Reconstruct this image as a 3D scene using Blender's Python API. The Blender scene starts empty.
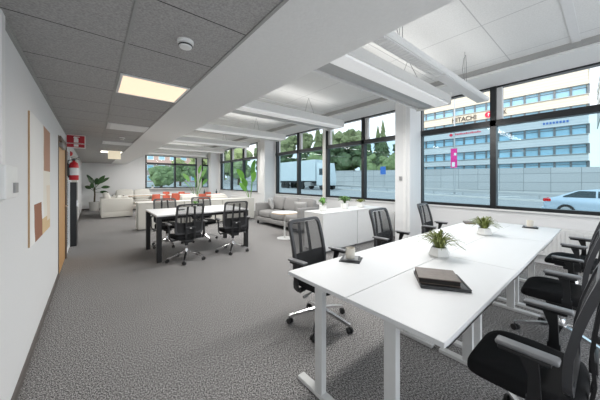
import bpy, bmesh, math, random
from mathutils import Vector, Matrix
random.seed(7)
PI = math.pi
S = 0.92
C = bpy.context.scene.collection

# ------------------------------------------------------------------ materials
def new_mat(name):
    m = bpy.data.materials.new(name); m.use_nodes = True
    return m, m.node_tree.nodes, m.node_tree.links, m.node_tree.nodes['Principled BSDF']
def mat(name, col, rough=0.6, metal=0.0, noise=0.0, nscale=20, bump=0.0, spec=None, emit=None, estr=0, coat=0):
    m, N, L, b = new_mat(name)
    b.inputs['Base Color'].default_value = (*col, 1)
    b.inputs['Roughness'].default_value = rough
    b.inputs['Metallic'].default_value = metal
    if spec is not None: b.inputs['Specular IOR Level'].default_value = spec
    if coat: b.inputs['Coat Weight'].default_value = coat
    if emit:
        b.inputs['Emission Color'].default_value = (*emit, 1); b.inputs['Emission Strength'].default_value = estr
    tc = N.new('ShaderNodeTexCoord')
    nz = N.new('ShaderNodeTexNoise'); nz.inputs['Scale'].default_value = nscale; nz.inputs['Detail'].default_value = 4
    L.new(tc.outputs['Object'], nz.inputs['Vector'])
    mx = N.new('ShaderNodeMix'); mx.data_type = 'RGBA'
    k = noise if noise else 0.04
    mx.inputs[6].default_value = (*[max(0, c*(1-k)) for c in col], 1)
    mx.inputs[7].default_value = (*[min(1, c*(1+k)) for c in col], 1)
    L.new(nz.outputs['Fac'], mx.inputs[0]); L.new(mx.outputs[2], b.inputs['Base Color'])
    if bump:
        bp = N.new('ShaderNodeBump'); bp.inputs['Strength'].default_value = bump; bp.inputs['Distance'].default_value = 0.01
        L.new(nz.outputs['Fac'], bp.inputs['Height']); L.new(bp.outputs[0], b.inputs['Normal'])
    return m

def math_node(N, L, op, a, b=None, c=None):
    n = N.new('ShaderNodeMath'); n.operation = op
    for i, v in enumerate((a, b, c)):
        if v is None: continue
        if isinstance(v, (int, float)): n.inputs[i].default_value = v
        else: L.new(v, n.inputs[i])
    return n.outputs[0]

def lines_mask(N, L, coord, offset, period, width):
    # 1 on a line, 0 elsewhere
    a = math_node(N, L, 'SUBTRACT', coord, offset - width/2)
    f = math_node(N, L, 'FLOORED_MODULO', a, period)
    return math_node(N, L, 'LESS_THAN', f, width)

def mat_ceiling_grey():
    m, N, L, b = new_mat('grey_ceiling_tiles')
    b.inputs['Roughness'].default_value = 0.95
    tc = N.new('ShaderNodeTexCoord'); sp = N.new('ShaderNodeSeparateXYZ'); L.new(tc.outputs['Object'], sp.inputs[0])
    nz = N.new('ShaderNodeTexNoise'); nz.inputs['Scale'].default_value = 90; nz.inputs['Detail'].default_value = 3
    L.new(tc.outputs['Object'], nz.inputs['Vector'])
    cr = N.new('ShaderNodeValToRGB'); cr.color_ramp.elements[0].position = .3; cr.color_ramp.elements[1].position = .7
    cr.color_ramp.elements[0].color = (.30, .292, .285, 1); cr.color_ramp.elements[1].color = (.46, .45, .44, 1)
    L.new(nz.outputs['Fac'], cr.inputs[0])
    ly = lines_mask(N, L, sp.outputs[1], 2.09, 0.6, 0.008)
    mx = N.new('ShaderNodeMix'); mx.data_type = 'RGBA'; L.new(ly, mx.inputs[0]); L.new(cr.outputs[0], mx.inputs[6]); mx.inputs[7].default_value = (.03, .03, .03, 1)
    L.new(mx.outputs[2], b.inputs['Base Color'])
    return m

def mat_ceiling_white():
    m, N, L, b = new_mat('white_ceiling_panels')
    b.inputs['Roughness'].default_value = 0.9
    tc = N.new('ShaderNodeTexCoord'); sp = N.new('ShaderNodeSeparateXYZ'); L.new(tc.outputs['Object'], sp.inputs[0])
    nz = N.new('ShaderNodeTexNoise'); nz.inputs['Scale'].default_value = 60
    L.new(tc.outputs['Object'], nz.inputs['Vector'])
    cr = N.new('ShaderNodeValToRGB')
    cr.color_ramp.elements[0].color = (.60, .60, .59, 1); cr.color_ramp.elements[1].color = (.78, .78, .77, 1)
    L.new(nz.outputs['Fac'], cr.inputs[0])
    ly = lines_mask(N, L, sp.outputs[1], 1.07, 1.2, 0.012)
    lx = lines_mask(N, L, sp.outputs[0], 3.94, 1.25, 0.012)
    mk = math_node(N, L, 'MAXIMUM', ly, lx)
    mx = N.new('ShaderNodeMix'); mx.data_type = 'RGBA'; L.new(mk, mx.inputs[0]); L.new(cr.outputs[0], mx.inputs[6]); mx.inputs[7].default_value = (.45, .45, .45, 1)
    L.new(mx.outputs[2], b.inputs['Base Color'])
    return m

def mat_carpet():
    m, N, L, b = new_mat('speckled_carpet')
    b.inputs['Roughness'].default_value = 1.0; b.inputs['Specular IOR Level'].default_value = 0.1
    tc = N.new('ShaderNodeTexCoord')
    n1 = N.new('ShaderNodeTexNoise'); n1.inputs['Scale'].default_value = 125; n1.inputs['Detail'].default_value = 4
    n1.inputs['Roughness'].default_value = .7
    mp = N.new('ShaderNodeMapping'); mp.inputs['Scale'].default_value = (1, .6, 1); mp.inputs['Rotation'].default_value = (0, 0, .7)
    L.new(tc.outputs['Object'], mp.inputs[0]); L.new(mp.outputs[0], n1.inputs['Vector'])
    cr = N.new('ShaderNodeValToRGB'); e = cr.color_ramp.elements
    e[0].position = .40; e[0].color = (.04, .038, .037, 1); e[1].position = .61; e[1].color = (.50, .485, .475, 1)
    x = cr.color_ramp.elements.new(.5); x.color = (.225, .218, .215, 1)
    L.new(n1.outputs['Fac'], cr.inputs[0])
    L.new(cr.outputs[0], b.inputs['Base Color'])
    bp = N.new('ShaderNodeBump'); bp.inputs['Strength'].default_value = .5; bp.inputs['Distance'].default_value = .004
    L.new(n1.outputs['Fac'], bp.inputs['Height']); L.new(bp.outputs[0], b.inputs['Normal'])
    return m

def mat_glass(name, tint, gl=0.06):
    m = bpy.data.materials.new(name); m.use_nodes = True
    N, L = m.node_tree.nodes, m.node_tree.links
    N.remove(N['Principled BSDF'])
    t = N.new('ShaderNodeBsdfTransparent'); t.inputs[0].default_value = (*tint, 1)
    g = N.new('ShaderNodeBsdfGlossy'); g.inputs['Roughness'].default_value = 0.02; g.inputs[0].default_value = (1, 1, 1, 1)
    f = N.new('ShaderNodeLayerWeight')
    fr = math_node(N, L, 'MULTIPLY_ADD', math_node(N, L, 'POWER', f.outputs['Facing'], 5), .22, .008)
    mx = N.new('ShaderNodeMixShader'); L.new(fr, mx.inputs[0]); L.new(t.outputs[0], mx.inputs[1]); L.new(g.outputs[0], mx.inputs[2])
    L.new(mx.outputs[0], N['Material Output'].inputs[0])
    return m

def mat_mesh_fabric():
    m = bpy.data.materials.new('black_mesh_fabric'); m.use_nodes = True
    N, L = m.node_tree.nodes, m.node_tree.links
    b = N['Principled BSDF']; b.inputs['Base Color'].default_value = (.035, .035, .037, 1); b.inputs['Roughness'].default_value = .7
    tc = N.new('ShaderNodeTexCoord'); w = N.new('ShaderNodeTexWave'); w.inputs['Scale'].default_value = 60
    w.bands_direction = 'Z'; L.new(tc.outputs['Object'], w.inputs['Vector'])
    t = N.new('ShaderNodeBsdfTransparent')
    f = math_node(N, L, 'MULTIPLY_ADD', w.outputs['Fac'], .2, .28)
    mx = N.new('ShaderNodeMixShader'); L.new(f, mx.inputs[0]); L.new(b.outputs[0], mx.inputs[1]); L.new(t.outputs[0], mx.inputs[2])
    L.new(mx.outputs[0], N['Material Output'].inputs[0])
    return m

def mat_canvas():
    m, N, L, b = new_mat('abstract_canvas')
    b.inputs['Roughness'].default_value = .9
    tc = N.new('ShaderNodeTexCoord'); sp = N.new('ShaderNodeSeparateXYZ'); L.new(tc.outputs['Object'], sp.inputs[0])
    nz = N.new('ShaderNodeTexNoise'); nz.inputs['Scale'].default_value = 2.2; L.new(tc.outputs['Object'], nz.inputs['Vector'])
    yy = math_node(N, L, 'MULTIPLY_ADD', nz.outputs['Fac'], .22, math_node(N, L, 'MULTIPLY_ADD', sp.outputs[2], .12, math_node(N, L, 'ADD', sp.outputs[1], -.17)))
    zz = sp.outputs[2]
    prev = (.83, .79, .71, 1)
    col = None
    def layer(base, mask, c):
        mx = N.new('ShaderNodeMix'); mx.data_type = 'RGBA'; L.new(mask, mx.inputs[0])
        if isinstance(base, tuple): mx.inputs[6].default_value = base
        else: L.new(base, mx.inputs[6])
        mx.inputs[7].default_value = c
        return mx.outputs[2]
    def box(y0, y1, z0, z1):
        a = math_node(N, L, 'GREATER_THAN', yy, y0); b2 = math_node(N, L, 'LESS_THAN', yy, y1)
        c = math_node(N, L, 'GREATER_THAN', zz, z0); d = math_node(N, L, 'LESS_THAN', zz, z1)
        return math_node(N, L, 'MULTIPLY', math_node(N, L, 'MULTIPLY', a, b2), math_node(N, L, 'MULTIPLY', c, d))
    col = layer(prev, box(-.3, .75, .0, 1.3), (.86, .85, .83, 1))
    col = layer(col, box(.80, 1.4, .66, 1.3), (.46, .27, .19, 1))
    col = layer(col, box(.16, .62, -.1, .34), (.33, .15, .09, 1))
    col = layer(col, box(.62, 1.4, -.1, .16), (.70, .52, .30, 1))
    col = layer(col, box(.95, 1.4, .1, .5), (.80, .70, .58, 1))
    L.new(col, b.inputs['Base Color'])
    return m

def mat_wood(name, c1, c2, scale=6):
    m, N, L, b = new_mat(name)
    b.inputs['Roughness'].default_value = .45
    tc = N.new('ShaderNodeTexCoord'); mp = N.new('ShaderNodeMapping'); mp.inputs['Scale'].default_value = (scale, scale, .5)
    nz = N.new('ShaderNodeTexNoise'); nz.inputs['Scale'].default_value = 3; nz.inputs['Detail'].default_value = 6
    L.new(tc.outputs['Object'], mp.inputs[0]); L.new(mp.outputs[0], nz.inputs['Vector'])
    cr = N.new('ShaderNodeValToRGB'); cr.color_ramp.elements[0].color = (*c1, 1); cr.color_ramp.elements[1].color = (*c2, 1)
    cr.color_ramp.elements[0].position = .3; cr.color_ramp.elements[1].position = .7
    L.new(nz.outputs['Fac'], cr.inputs[0]); L.new(cr.outputs[0], b.inputs['Base Color'])
    return m

def mat_brick(name, c1, c2, mortar, scale, bw=.5, rh=.25):
    m, N, L, b = new_mat(name)
    b.inputs['Roughness'].default_value = .8
    tc = N.new('ShaderNodeTexCoord'); sp = N.new('ShaderNodeSeparateXYZ'); L.new(tc.outputs['Object'], sp.inputs[0])
    cb = N.new('ShaderNodeCombineXYZ'); L.new(math_node(N, L, 'ADD', sp.outputs[0], sp.outputs[1]), cb.inputs[0]); L.new(sp.outputs[2], cb.inputs[1])
    br = N.new('ShaderNodeTexBrick'); br.inputs['Scale'].default_value = scale; br.offset = 0
    br.inputs['Color1'].default_value = (*c1, 1); br.inputs['Color2'].default_value = (*c2, 1); br.inputs['Mortar'].default_value = (*mortar, 1)
    br.inputs['Mortar Size'].default_value = .035; br.inputs['Brick Width'].default_value = bw; br.inputs['Row Height'].default_value = rh
    L.new(cb.outputs[0], br.inputs['Vector']); L.new(br.outputs[0], b.inputs['Base Color'])
    return m

M = dict(
    wall=mat('white_wall_paint', (.76, .76, .76), .85, noise=.03, nscale=80, bump=.12),
    soffit=mat('white_soffit_paint', (.76, .76, .75), .9, noise=.05, nscale=50, bump=.15),
    ceil_g=mat_ceiling_grey(), ceil_w=mat_ceiling_white(), carpet=mat_carpet(),
    grid=mat('grid_rail_and_shadow_gap', (.35, .35, .34), .6),
    vent=mat('white_vent_tile', (.68, .68, .68), .7),
    base=mat('grey_brown_baseboard', (.13, .115, .105), .5),
    black=mat('black_window_frame', (.012, .014, .016), .35),
    glass=mat_glass('tinted_window_glass', (.64, .735, .77)),
    glass_c=mat_glass('clear_window_glass', (.92, .93, .93)),
    desk=mat('white_desk_laminate', (.74, .74, .74), .38, noise=.01),
    steel_w=mat('white_powder_coated_steel', (.70, .70, .69), .4),
    cab=mat('white_cabinet_lacquer', (.76, .76, .755), .45),
    cream=mat('cream_laminate', (.62, .60, .55), .6),
    seat=mat('black_seat_fabric', (.010, .010, .011), .85, noise=.25, nscale=300, bump=.2, spec=.25),
    plast=mat('black_plastic', (.014, .014, .015), .42),
    pad=mat('black_arm_pad_painted_sheen', (.17, .17, .175), .4, spec=.8),  # black pad, base colour lightened to imitate the sheen on its top
    frame=mat('charcoal_plastic', (.05, .05, .054), .4),
    mesh=mat_mesh_fabric(),
    chrome=mat('polished_aluminium', (.78, .78, .79), .16, metal=1),
    rubber=mat('black_rubber', (.02, .02, .02), .6),
    blk_steel=mat('black_steel_leg', (.012, .012, .013), .4),
    sofa=mat('light_grey_sofa_fabric', (.27, .265, .26), .95, noise=.12, nscale=200, bump=.3),
    pillow=mat('pale_grey_cushion_fabric', (.42, .415, .41), .95, noise=.1, nscale=200, bump=.3),
    csofa=mat('cream_sofa_fabric', (.66, .64, .59), .95, noise=.05, nscale=150, bump=.2),
    red=mat('coral_red_upholstery', (.66, .16, .10), .7),
    redp=mat('red_painted_steel', (.55, .012, .02), .35),
    signred=mat('sign_red', (.42, .01, .02), .5),
    white=mat('white_plastic', (.80, .80, .79), .4),
    grey=mat('grey_plastic', (.3, .3, .3), .5),
    door=mat_wood('oak_door_veneer', (.50, .26, .09), (.64, .37, .15)),
    brownf=mat('dark_brown_door_frame', (.16, .12, .09), .5),
    frost=mat('pale_blue_glazed_panel', (.52, .58, .62), .15, coat=.5),
    wood=mat_wood('light_birch_edge', (.62, .40, .22), (.75, .54, .33)),
    tabw=mat('white_cafe_table_top', (.78, .77, .74), .4),
    leather=mat('dark_brown_leather', (.15, .115, .095), .42, noise=.3, nscale=30, bump=.15),
    slate=mat('charcoal_slate', (.035, .036, .038), .5, noise=.2, nscale=40),
    cup=mat('beige_stoneware', (.66, .62, .54), .4),
    ceramic=mat('white_ceramic', (.78, .78, .76), .3),
    stone=mat('grey_stone_pot', (.52, .51, .49), .8, noise=.15, nscale=30),
    leaf=mat('green_leaf', (.07, .17, .03), .45, noise=.4, nscale=12),
    leafb=mat('bright_green_leaf', (.11, .29, .04), .45, noise=.3, nscale=12),
    leafd=mat('dark_green_leaf', (.025, .075, .018), .4, noise=.4, nscale=12),
    grass=mat('olive_grass_leaf', (.15, .18, .035), .5, noise=.5, nscale=40),
    soil=mat('dark_soil', (.03, .022, .016), .95, noise=.4, nscale=80),
    stem=mat('brown_stem', (.07, .055, .03), .8),
    perf=mat('perforated_grey_metal', (.42, .42, .42), .45, metal=.3, noise=.1, nscale=120),
    wire=mat('steel_wire', (.25, .25, .25), .4, metal=.8),
    rad=mat('radiator_white_enamel', (.70, .70, .69), .4),
    lamp_w=mat('warm_light_panel', (.30, .24, .19), .5, emit=(1, .73, .52), estr=.62),
    lamp_n=mat('neutral_light_panel', (.9, .9, .85), .5, emit=(1, .95, .84), estr=2.2),
    signlit=mat('lit_cream_sign', (.5, .46, .36), .5, emit=(1, .88, .64), estr=.32),
    diff=mat('lamp_diffuser', (.75, .75, .75), .5, emit=(1, 1, 1), estr=.12),
    canvas=mat_canvas(), canvside=mat_wood('canvas_side_wood', (.42, .27, .14), (.55, .38, .22)),
    asphalt=mat('pale_asphalt', (.36, .37, .38), .9, noise=.12, nscale=.6),
    kerb=mat('concrete_kerb', (.55, .55, .54), .9),
    lawn=mat('dry_grass_verge', (.22, .27, .10), .95, noise=.4, nscale=1.2),
    fac=mat('cream_cladding_with_pane_tint', (.86, .80, .68), .7),
    facside=mat('grey_building_base', (.45, .46, .47), .8),
    bwin=mat('office_window_glass', (.30, .52, .66), .15, noise=.35, nscale=.4, coat=.4),
    bmull=mat('grey_window_mullion', (.15, .165, .18), .5),
    lett=mat('grey_sign_letters', (.10, .085, .075), .6),
    logo=mat('red_round_logo', (.75, .01, .06), .6),
    blue=mat('blue_sign_letters', (.05, .16, .5), .6),
    pink=mat('pink_banner_cloth', (.75, .04, .28), .8),
    pole=mat('galvanised_pole', (.45, .46, .47), .5, metal=.4),
    retain=mat_brick('concrete_retaining_wall', (.42, .43, .44), (.48, .49, .50), (.22, .23, .24), 1, 3.0, 1.3),
    car=mat('silver_blue_car_paint', (.50, .60, .70), .25, metal=.3, coat=1),
    carg=mat('dark_car_glass', (.03, .05, .06), .05),
    tail=mat('red_tail_light', (.55, .01, .015), .2),
    tyre=mat('tyre_rubber', (.02, .02, .02), .8),
    truckw=mat('white_truck_body', (.58, .64, .68), .4),
    conif=mat('conifer_needles', (.10, .145, .075), .9, noise=.7, nscale=2.5),
    decid=mat('broad_tree_foliage', (.20, .26, .12), .9, noise=.6, nscale=2),
    bark=mat('tree_bark', (.12, .08, .05), .9),
    bricks=mat('brick_apartment_facade', (.46, .34, .31), .8),
    facw=mat('white_building_facade', (.7, .68, .66), .8),
)
def _cladding_pane_tint():
    m = M['fac']; N, L = m.node_tree.nodes, m.node_tree.links; b = N['Principled BSDF']
    tc = N.new('ShaderNodeTexCoord'); sp = N.new('ShaderNodeSeparateXYZ'); L.new(tc.outputs['Object'], sp.inputs[0])
    l = lines_mask(N, L, sp.outputs[2], 0, .52, .07)
    mx = N.new('ShaderNodeMix'); mx.data_type = 'RGBA'; L.new(l, mx.inputs[0]); mx.inputs[6].default_value = (.70, .62, .50, 1); mx.inputs[7].default_value = (.50, .45, .37, 1)
    hi = math_node(N, L, 'GREATER_THAN', sp.outputs[2], 12.2)
    m2 = N.new('ShaderNodeMix'); m2.data_type = 'RGBA'; L.new(l, m2.inputs[0]); m2.inputs[6].default_value = (.60, .63, .66, 1); m2.inputs[7].default_value = (.50, .53, .56, 1)  # lower storeys coloured bluish to mimic the view through tinted panes
    m3 = N.new('ShaderNodeMix'); m3.data_type = 'RGBA'; L.new(hi, m3.inputs[0]); L.new(m2.outputs[2], m3.inputs[6]); L.new(mx.outputs[2], m3.inputs[7])
    L.new(m3.outputs[2], b.inputs['Base Color'])
_cladding_pane_tint()

# ------------------------------------------------------------------ mesh builder
class MB:
    def __init__(s): s.bm = bmesh.new()
    def _xf(s, vs, mtx):
        if mtx is not None: bmesh.ops.transform(s.bm, matrix=mtx, verts=vs)
    def box(s, x0, x1, y0, y1, z0, z1, bev=0, seg=2, mtx=None):
        r = bmesh.ops.create_cube(s.bm, size=1)
        vs = r['verts']
        for v in vs:
            v.co = Vector(((x0+x1)/2 + v.co.x*(x1-x0), (y0+y1)/2 + v.co.y*(y1-y0), (z0+z1)/2 + v.co.z*(z1-z0)))
        if bev:
            es = list({e for v in vs for e in v.link_edges})
            rr = bmesh.ops.bevel(s.bm, geom=es, offset=bev, segments=seg, profile=.5, affect='EDGES', clamp_overlap=True)
            vs = list({v for f in rr['faces'] for v in f.verts} | {v for v in vs if v.is_valid})
        s._xf(vs, mtx)
        return s
    def cyl(s, p, q, r1, r2=None, n=16, caps=True):
        p, q = Vector(p), Vector(q); r2 = r1 if r2 is None else r2
        d = q-p; L_ = d.length
        rot = d.to_track_quat('Z', 'Y').to_matrix().to_4x4()
        bmesh.ops.create_cone(s.bm, cap_ends=caps, segments=n, radius1=r1, radius2=r2, depth=L_, matrix=Matrix.Translation((p+q)/2) @ rot)
        return s
    def tube(s, pts, r, n=8, closed=False):
        pts = [Vector(p) for p in pts]; rings = []
        rr = r if isinstance(r, (list, tuple)) else [r]*len(pts)
        up = Vector((0, 0, 1))
        for i, p in enumerate(pts):
            a = pts[i-1] if (i > 0 or closed) else p
            b = pts[(i+1) % len(pts)] if (i < len(pts)-1 or closed) else p
            t = (b-a).normalized()
            ref = up if abs(t.dot(up)) < .95 else Vector((1, 0, 0))
            u = t.cross(ref).normalized(); v = t.cross(u).normalized()
            if rings:
                pass
            rings.append([s.bm.verts.new(p + (u*math.cos(2*PI*k/n) + v*math.sin(2*PI*k/n))*rr[i]) for k in range(n)])
        m = len(rings)
        for i in range(m if closed else m-1):
            A, B = rings[i], rings[(i+1) % m]
            off = min(range(n), key=lambda o: (A[0].co-B[o].co).length)
            for k in range(n):
                try: s.bm.faces.new((A[k], A[(k+1) % n], B[(k+1+off) % n], B[(k+off) % n]))
                except ValueError: pass
        if not closed:
            s.bm.faces.new(rings[0]); s.bm.faces.new(rings[-1])
        return s
    def bar(s, pts, w, t, wdir=(1, 0, 0)):
        # rectangular strip of width w (along wdir) and thickness t following pts
        wd = Vector(wdir); rings = []; pts = [Vector(p) for p in pts]
        for i, p in enumerate(pts):
            a = pts[max(0, i-1)]; b = pts[min(len(pts)-1, i+1)]
            tn = (b-a).normalized(); nn = tn.cross(wd).normalized()
            ww = w[i] if isinstance(w, (list, tuple)) else w
            rings.append([s.bm.verts.new(p + wd*sx*ww/2 + nn*sy*t/2) for sx, sy in ((-1, -1), (1, -1), (1, 1), (-1, 1))])
        for A, B in zip(rings, rings[1:]):
            for k in range(4): s.bm.faces.new((A[k], A[(k+1) % 4], B[(k+1) % 4], B[k]))
        s.bm.faces.new(rings[0]); s.bm.faces.new(rings[-1])
        return s
    def lathe(s, prof, n=24, c=(0, 0, 0), mtx=None):
        rings = []; allv = []
        for r, z in prof:
            if r < 1e-6: ring = [s.bm.verts.new((c[0], c[1], c[2]+z))]
            else: ring = [s.bm.verts.new((c[0]+r*math.cos(2*PI*k/n), c[1]+r*math.sin(2*PI*k/n), c[2]+z)) for k in range(n)]
            rings.append(ring); allv += ring
        for A, B in zip(rings, rings[1:]):
            if len(A) == 1 and len(B) == 1: continue
            for k in range(n):
                k2 = (k+1) % n
                if len(A) == 1: s.bm.faces.new((A[0], B[k2], B[k]))
                elif len(B) == 1: s.bm.faces.new((A[k], A[k2], B[0]))
                else: s.bm.faces.new((A[k], A[k2], B[k2], B[k]))
        s._xf(allv, mtx)
        return s
    def prism(s, poly, a0, a1, axis='x', bev=0):
        def P(u, v, a): return {'x': (a, u, v), 'y': (u, a, v), 'z': (u, v, a)}[axis]
        A = [s.bm.verts.new(P(u, v, a0)) for u, v in poly]; B = [s.bm.verts.new(P(u, v, a1)) for u, v in poly]
        n = len(poly); fs = [s.bm.faces.new(A), s.bm.faces.new(B)]
        for k in range(n): fs.append(s.bm.faces.new((A[k], A[(k+1) % n], B[(k+1) % n], B[k])))
        if bev:
            es = list({e for f in fs for e in f.edges})
            bmesh.ops.bevel(s.bm, geom=es, offset=bev, segments=2, profile=.5, affect='EDGES', clamp_overlap=True)
        return s
    def grid(s, f, nu, nv, thick=0):
        V = [[s.bm.verts.new(f(i/nu, j/nv)) for j in range(nv+1)] for i in range(nu+1)]
        fs = []
        for i in range(nu):
            for j in range(nv):
                fs.append(s.bm.faces.new((V[i][j], V[i+1][j], V[i+1][j+1], V[i][j+1])))
        if thick:
            bmesh.ops.recalc_face_normals(s.bm, faces=fs)
            bmesh.ops.solidify(s.bm, geom=fs, thickness=thick)
        return s
    def ico(s, c, r, sub=2, jit=0, sc=(1, 1, 1)):
        R = bmesh.ops.create_icosphere(s.bm, subdivisions=sub, radius=r)
        for v in R['verts']:
            k = 1+random.uniform(-jit, jit)
            v.co = Vector((c[0]+v.co.x*sc[0]*k, c[1]+v.co.y*sc[1]*k, c[2]+v.co.z*sc[2]*k))
        return s
    def build(s, name, material, parent=None, smooth=True, ang=35, subsurf=0, loc=None, rz=0):
        bmesh.ops.recalc_face_normals(s.bm, faces=s.bm.faces[:])
        me = bpy.data.meshes.new(name); s.bm.to_mesh(me); s.bm.free()
        me.materials.append(material)
        if smooth:
            for p in me.polygons: p.use_smooth = True
            if not subsurf: me.set_sharp_from_angle(angle=math.radians(ang))
        o = bpy.data.objects.new(name, me); C.objects.link(o)
        if parent: o.parent = parent
        if loc is not None: o.location = loc
        if rz: o.rotation_euler.z = rz
        if subsurf:
            md = o.modifiers.new('sub', 'SUBSURF'); md.levels = subsurf; md.render_levels = subsurf
        return o

def tag(o, label, cat, group=None, kind=None):
    o['label'] = label; o['category'] = cat
    if group: o['group'] = group
    if kind: o['kind'] = kind
    return o
def thing(name, label, cat, loc=(0, 0, 0), rz=0, group=None):
    o = bpy.data.objects.new(name, None); C.objects.link(o); o.location = loc; o.rotation_euler = (0, 0, rz)
    o.empty_display_size = .1
    return tag(o, label, cat, group)
def struct(o): o['kind'] = 'structure'; return o
def kids(o): return [c for c in bpy.data.objects if c.parent == o]
def copy_tree(o, parent=None):
    c = o.copy(); C.objects.link(c)
    if parent: c.parent = parent
    for ch in kids(o): copy_tree(ch, c)
    return c
def dup(root, loc, rz, label, group=None):
    c = copy_tree(root); c.location = loc; c.rotation_euler = (0, 0, rz); c['label'] = label
    if group: c['group'] = group
    return c

# ------------------------------------------------------------------ room shell
XL, XR, YB, YF = -.41, 6.3, -2.2, 17.0
ZG, ZW, ZT = 2.43, 3.52, 3.75
struct(MB().box(XL-.2, XR+.25, YB, YF+.2, -.2, 0).build('floor', M['carpet'], smooth=False))
g = struct(MB().box(XL, .78, YB, YF, ZG, ZG+.06).build('ceiling', M['ceil_g'], smooth=False))
w = struct(MB().box(1.46, 5.5, YB, YF, ZW, ZW+.05).build('ceiling', M['ceil_w'], smooth=False))
struct(MB().box(XL-.2, XR+.25, YB, YF+.2, ZT, ZT+.2).build('ceiling', M['wall'], smooth=False))
struct(MB().box(.78, 1.46, YB, YF, ZG, ZT).build('trim_1', M['soffit'], smooth=False))
# ceiling grid rails
mb = MB(); mb.box(.172, .188, YB, YF, ZG-.006, ZG+.01); mb.box(XL, XL+.02, YB, YF, ZG-.02, ZG+.01); mb.box(.765, .785, YB, YF, ZG-.008, ZG+.01)
struct(mb.build('trim_2', M['grid'], smooth=False))
# bulkhead over the windows
struct(MB().box(5.5, XR, YB, YF, 3.4, ZT).build('trim_3', M['soffit'], smooth=False))
struct(MB().box(5.44, 5.5, YB, YF, 3.44, ZW).build('trim_4', M['grid'], smooth=False))  # grey strip paints in the shadow gap between ceiling and bulkhead
for i, (y0, y1) in enumerate(((.27, .36), (3.0, 3.1), (5.4, 5.5), (8.0, 8.1), (10.5, 10.6), (13.1, 13.2))):
    struct(MB().box(1.46, 5.44, y0, y1, ZW-.012, ZW+.01).build('trim_%d' % (5+i), M['vent'], smooth=False))
# left wall with the door opening
mb = MB()
mb.box(XL-.2, XL, YB, 5.4, 0, ZG+.05); mb.box(XL-.2, XL, 7.72, YF+.2, 0, ZG+.05); mb.box(XL-.2, XL, 5.4, 7.72, 2.2, ZG+.05)
struct(mb.build('wall_left', M['wall'], smooth=False))
mb = MB(); mb.box(XL, XL+.014, YB, 5.4, 0, .07); mb.box(XL, XL+.014, 8.6, YF, 0, .07)
struct(mb.build('baseboard_left', M['base'], smooth=False))
# door
d1 = bpy.data.objects.new('door_1', None); C.objects.link(d1); struct(d1); d1.location = (XL, 5.4, 0)
MB().box(-.035, .004, .05, 1.2, .01, 2.12).build('door_leaf', M['door'], d1, smooth=False)
mb = MB(); mb.box(-.12, .008, 0, .05, 0, 2.2); mb.box(-.12, .03, 1.2, 1.27, 0, 2.2); mb.box(-.12, .03, .05, 1.2, 2.13, 2.2)
mb.build('door_frame', M['brownf'], d1, smooth=False)
hd = MB().cyl((.0, 1.12, 1.02), (.05, 1.12, 1.02), .012).cyl((.05, 1.13, 1.02), (.05, .98, 1.02), .011).build('door_handle', M['chrome'], d1)
hd = MB().box(.004, .05, .1, .65, 2.03, 2.1, .005).build('door_closer', M['grey'], d1)
w6 = bpy.data.objects.new('window_6', None); C.objects.link(w6); struct(w6); w6.location = (XL, 6.67, 0)
MB().box(-.02, -.0, .04, 1.0, .06, 2.12).build('window_pane', M['frost'], w6, smooth=False)
mb = MB(); mb.box(-.12, .02, 0, .04, 0, 2.2); mb.box(-.12, .02, 1.0, 1.05, 0, 2.2); mb.box(-.12, .01, .04, 1.0, 2.12, 2.2); mb.box(-.12, .01, .04, 1.0, 0, .06)
mb.build('window_frame', M['wall'], w6, smooth=False)
# second, white door further on
d2 = bpy.data.objects.new('door_2', None); C.objects.link(d2); struct(d2); d2.location = (XL, 8.6, 0)
MB().box(0, .03, .08, .98, .01, 2.05).build('door_leaf', M['white'], d2, smooth=False)
mb = MB(); mb.box(0, .07, 0, .07, 0, 2.13); mb.box(0, .07, .98, 1.06, 0, 2.13); mb.box(0, .07, .07, .98, 2.06, 2.13)
mb.build('door_frame', M['cream'], d2, smooth=False)
MB().cyl((.03, .16, 1.02), (.09, .16, 1.02), .012).cyl((.09, .15, 1.02), (.09, .3, 1.02), .011).build('door_handle', M['chrome'], d2)
# far wall with a wide window and a narrow one
FX = [(2.36, 5.26), (5.56, 6.05)]; FZ = (1.06, 2.99)
mb = MB(); y0, y1 = YF, YF+.2
mb.box(XL-.2, 2.36, y0, y1, 0, ZT); mb.box(2.36, XR+.25, y0, y1, 0, 1.06); mb.box(2.36, XR+.25, y0, y1, 2.99, ZT)
mb.box(5.26, 5.56, y0, y1, 1.06, 2.99); mb.box(6.05, XR+.25, y0, y1, 1.06, 2.99)
struct(mb.build('wall_back', M['wall'], smooth=False))
struct(MB().box(XL, 6.2, YF-.014, YF, 0, .07).build('baseboard_back', M['base'], smooth=False))
struct(MB().box(2.3, 5.3, YF-.2, YF+.01, 1.03, 1.06).build('trim_13', M['white'], smooth=False))
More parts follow.
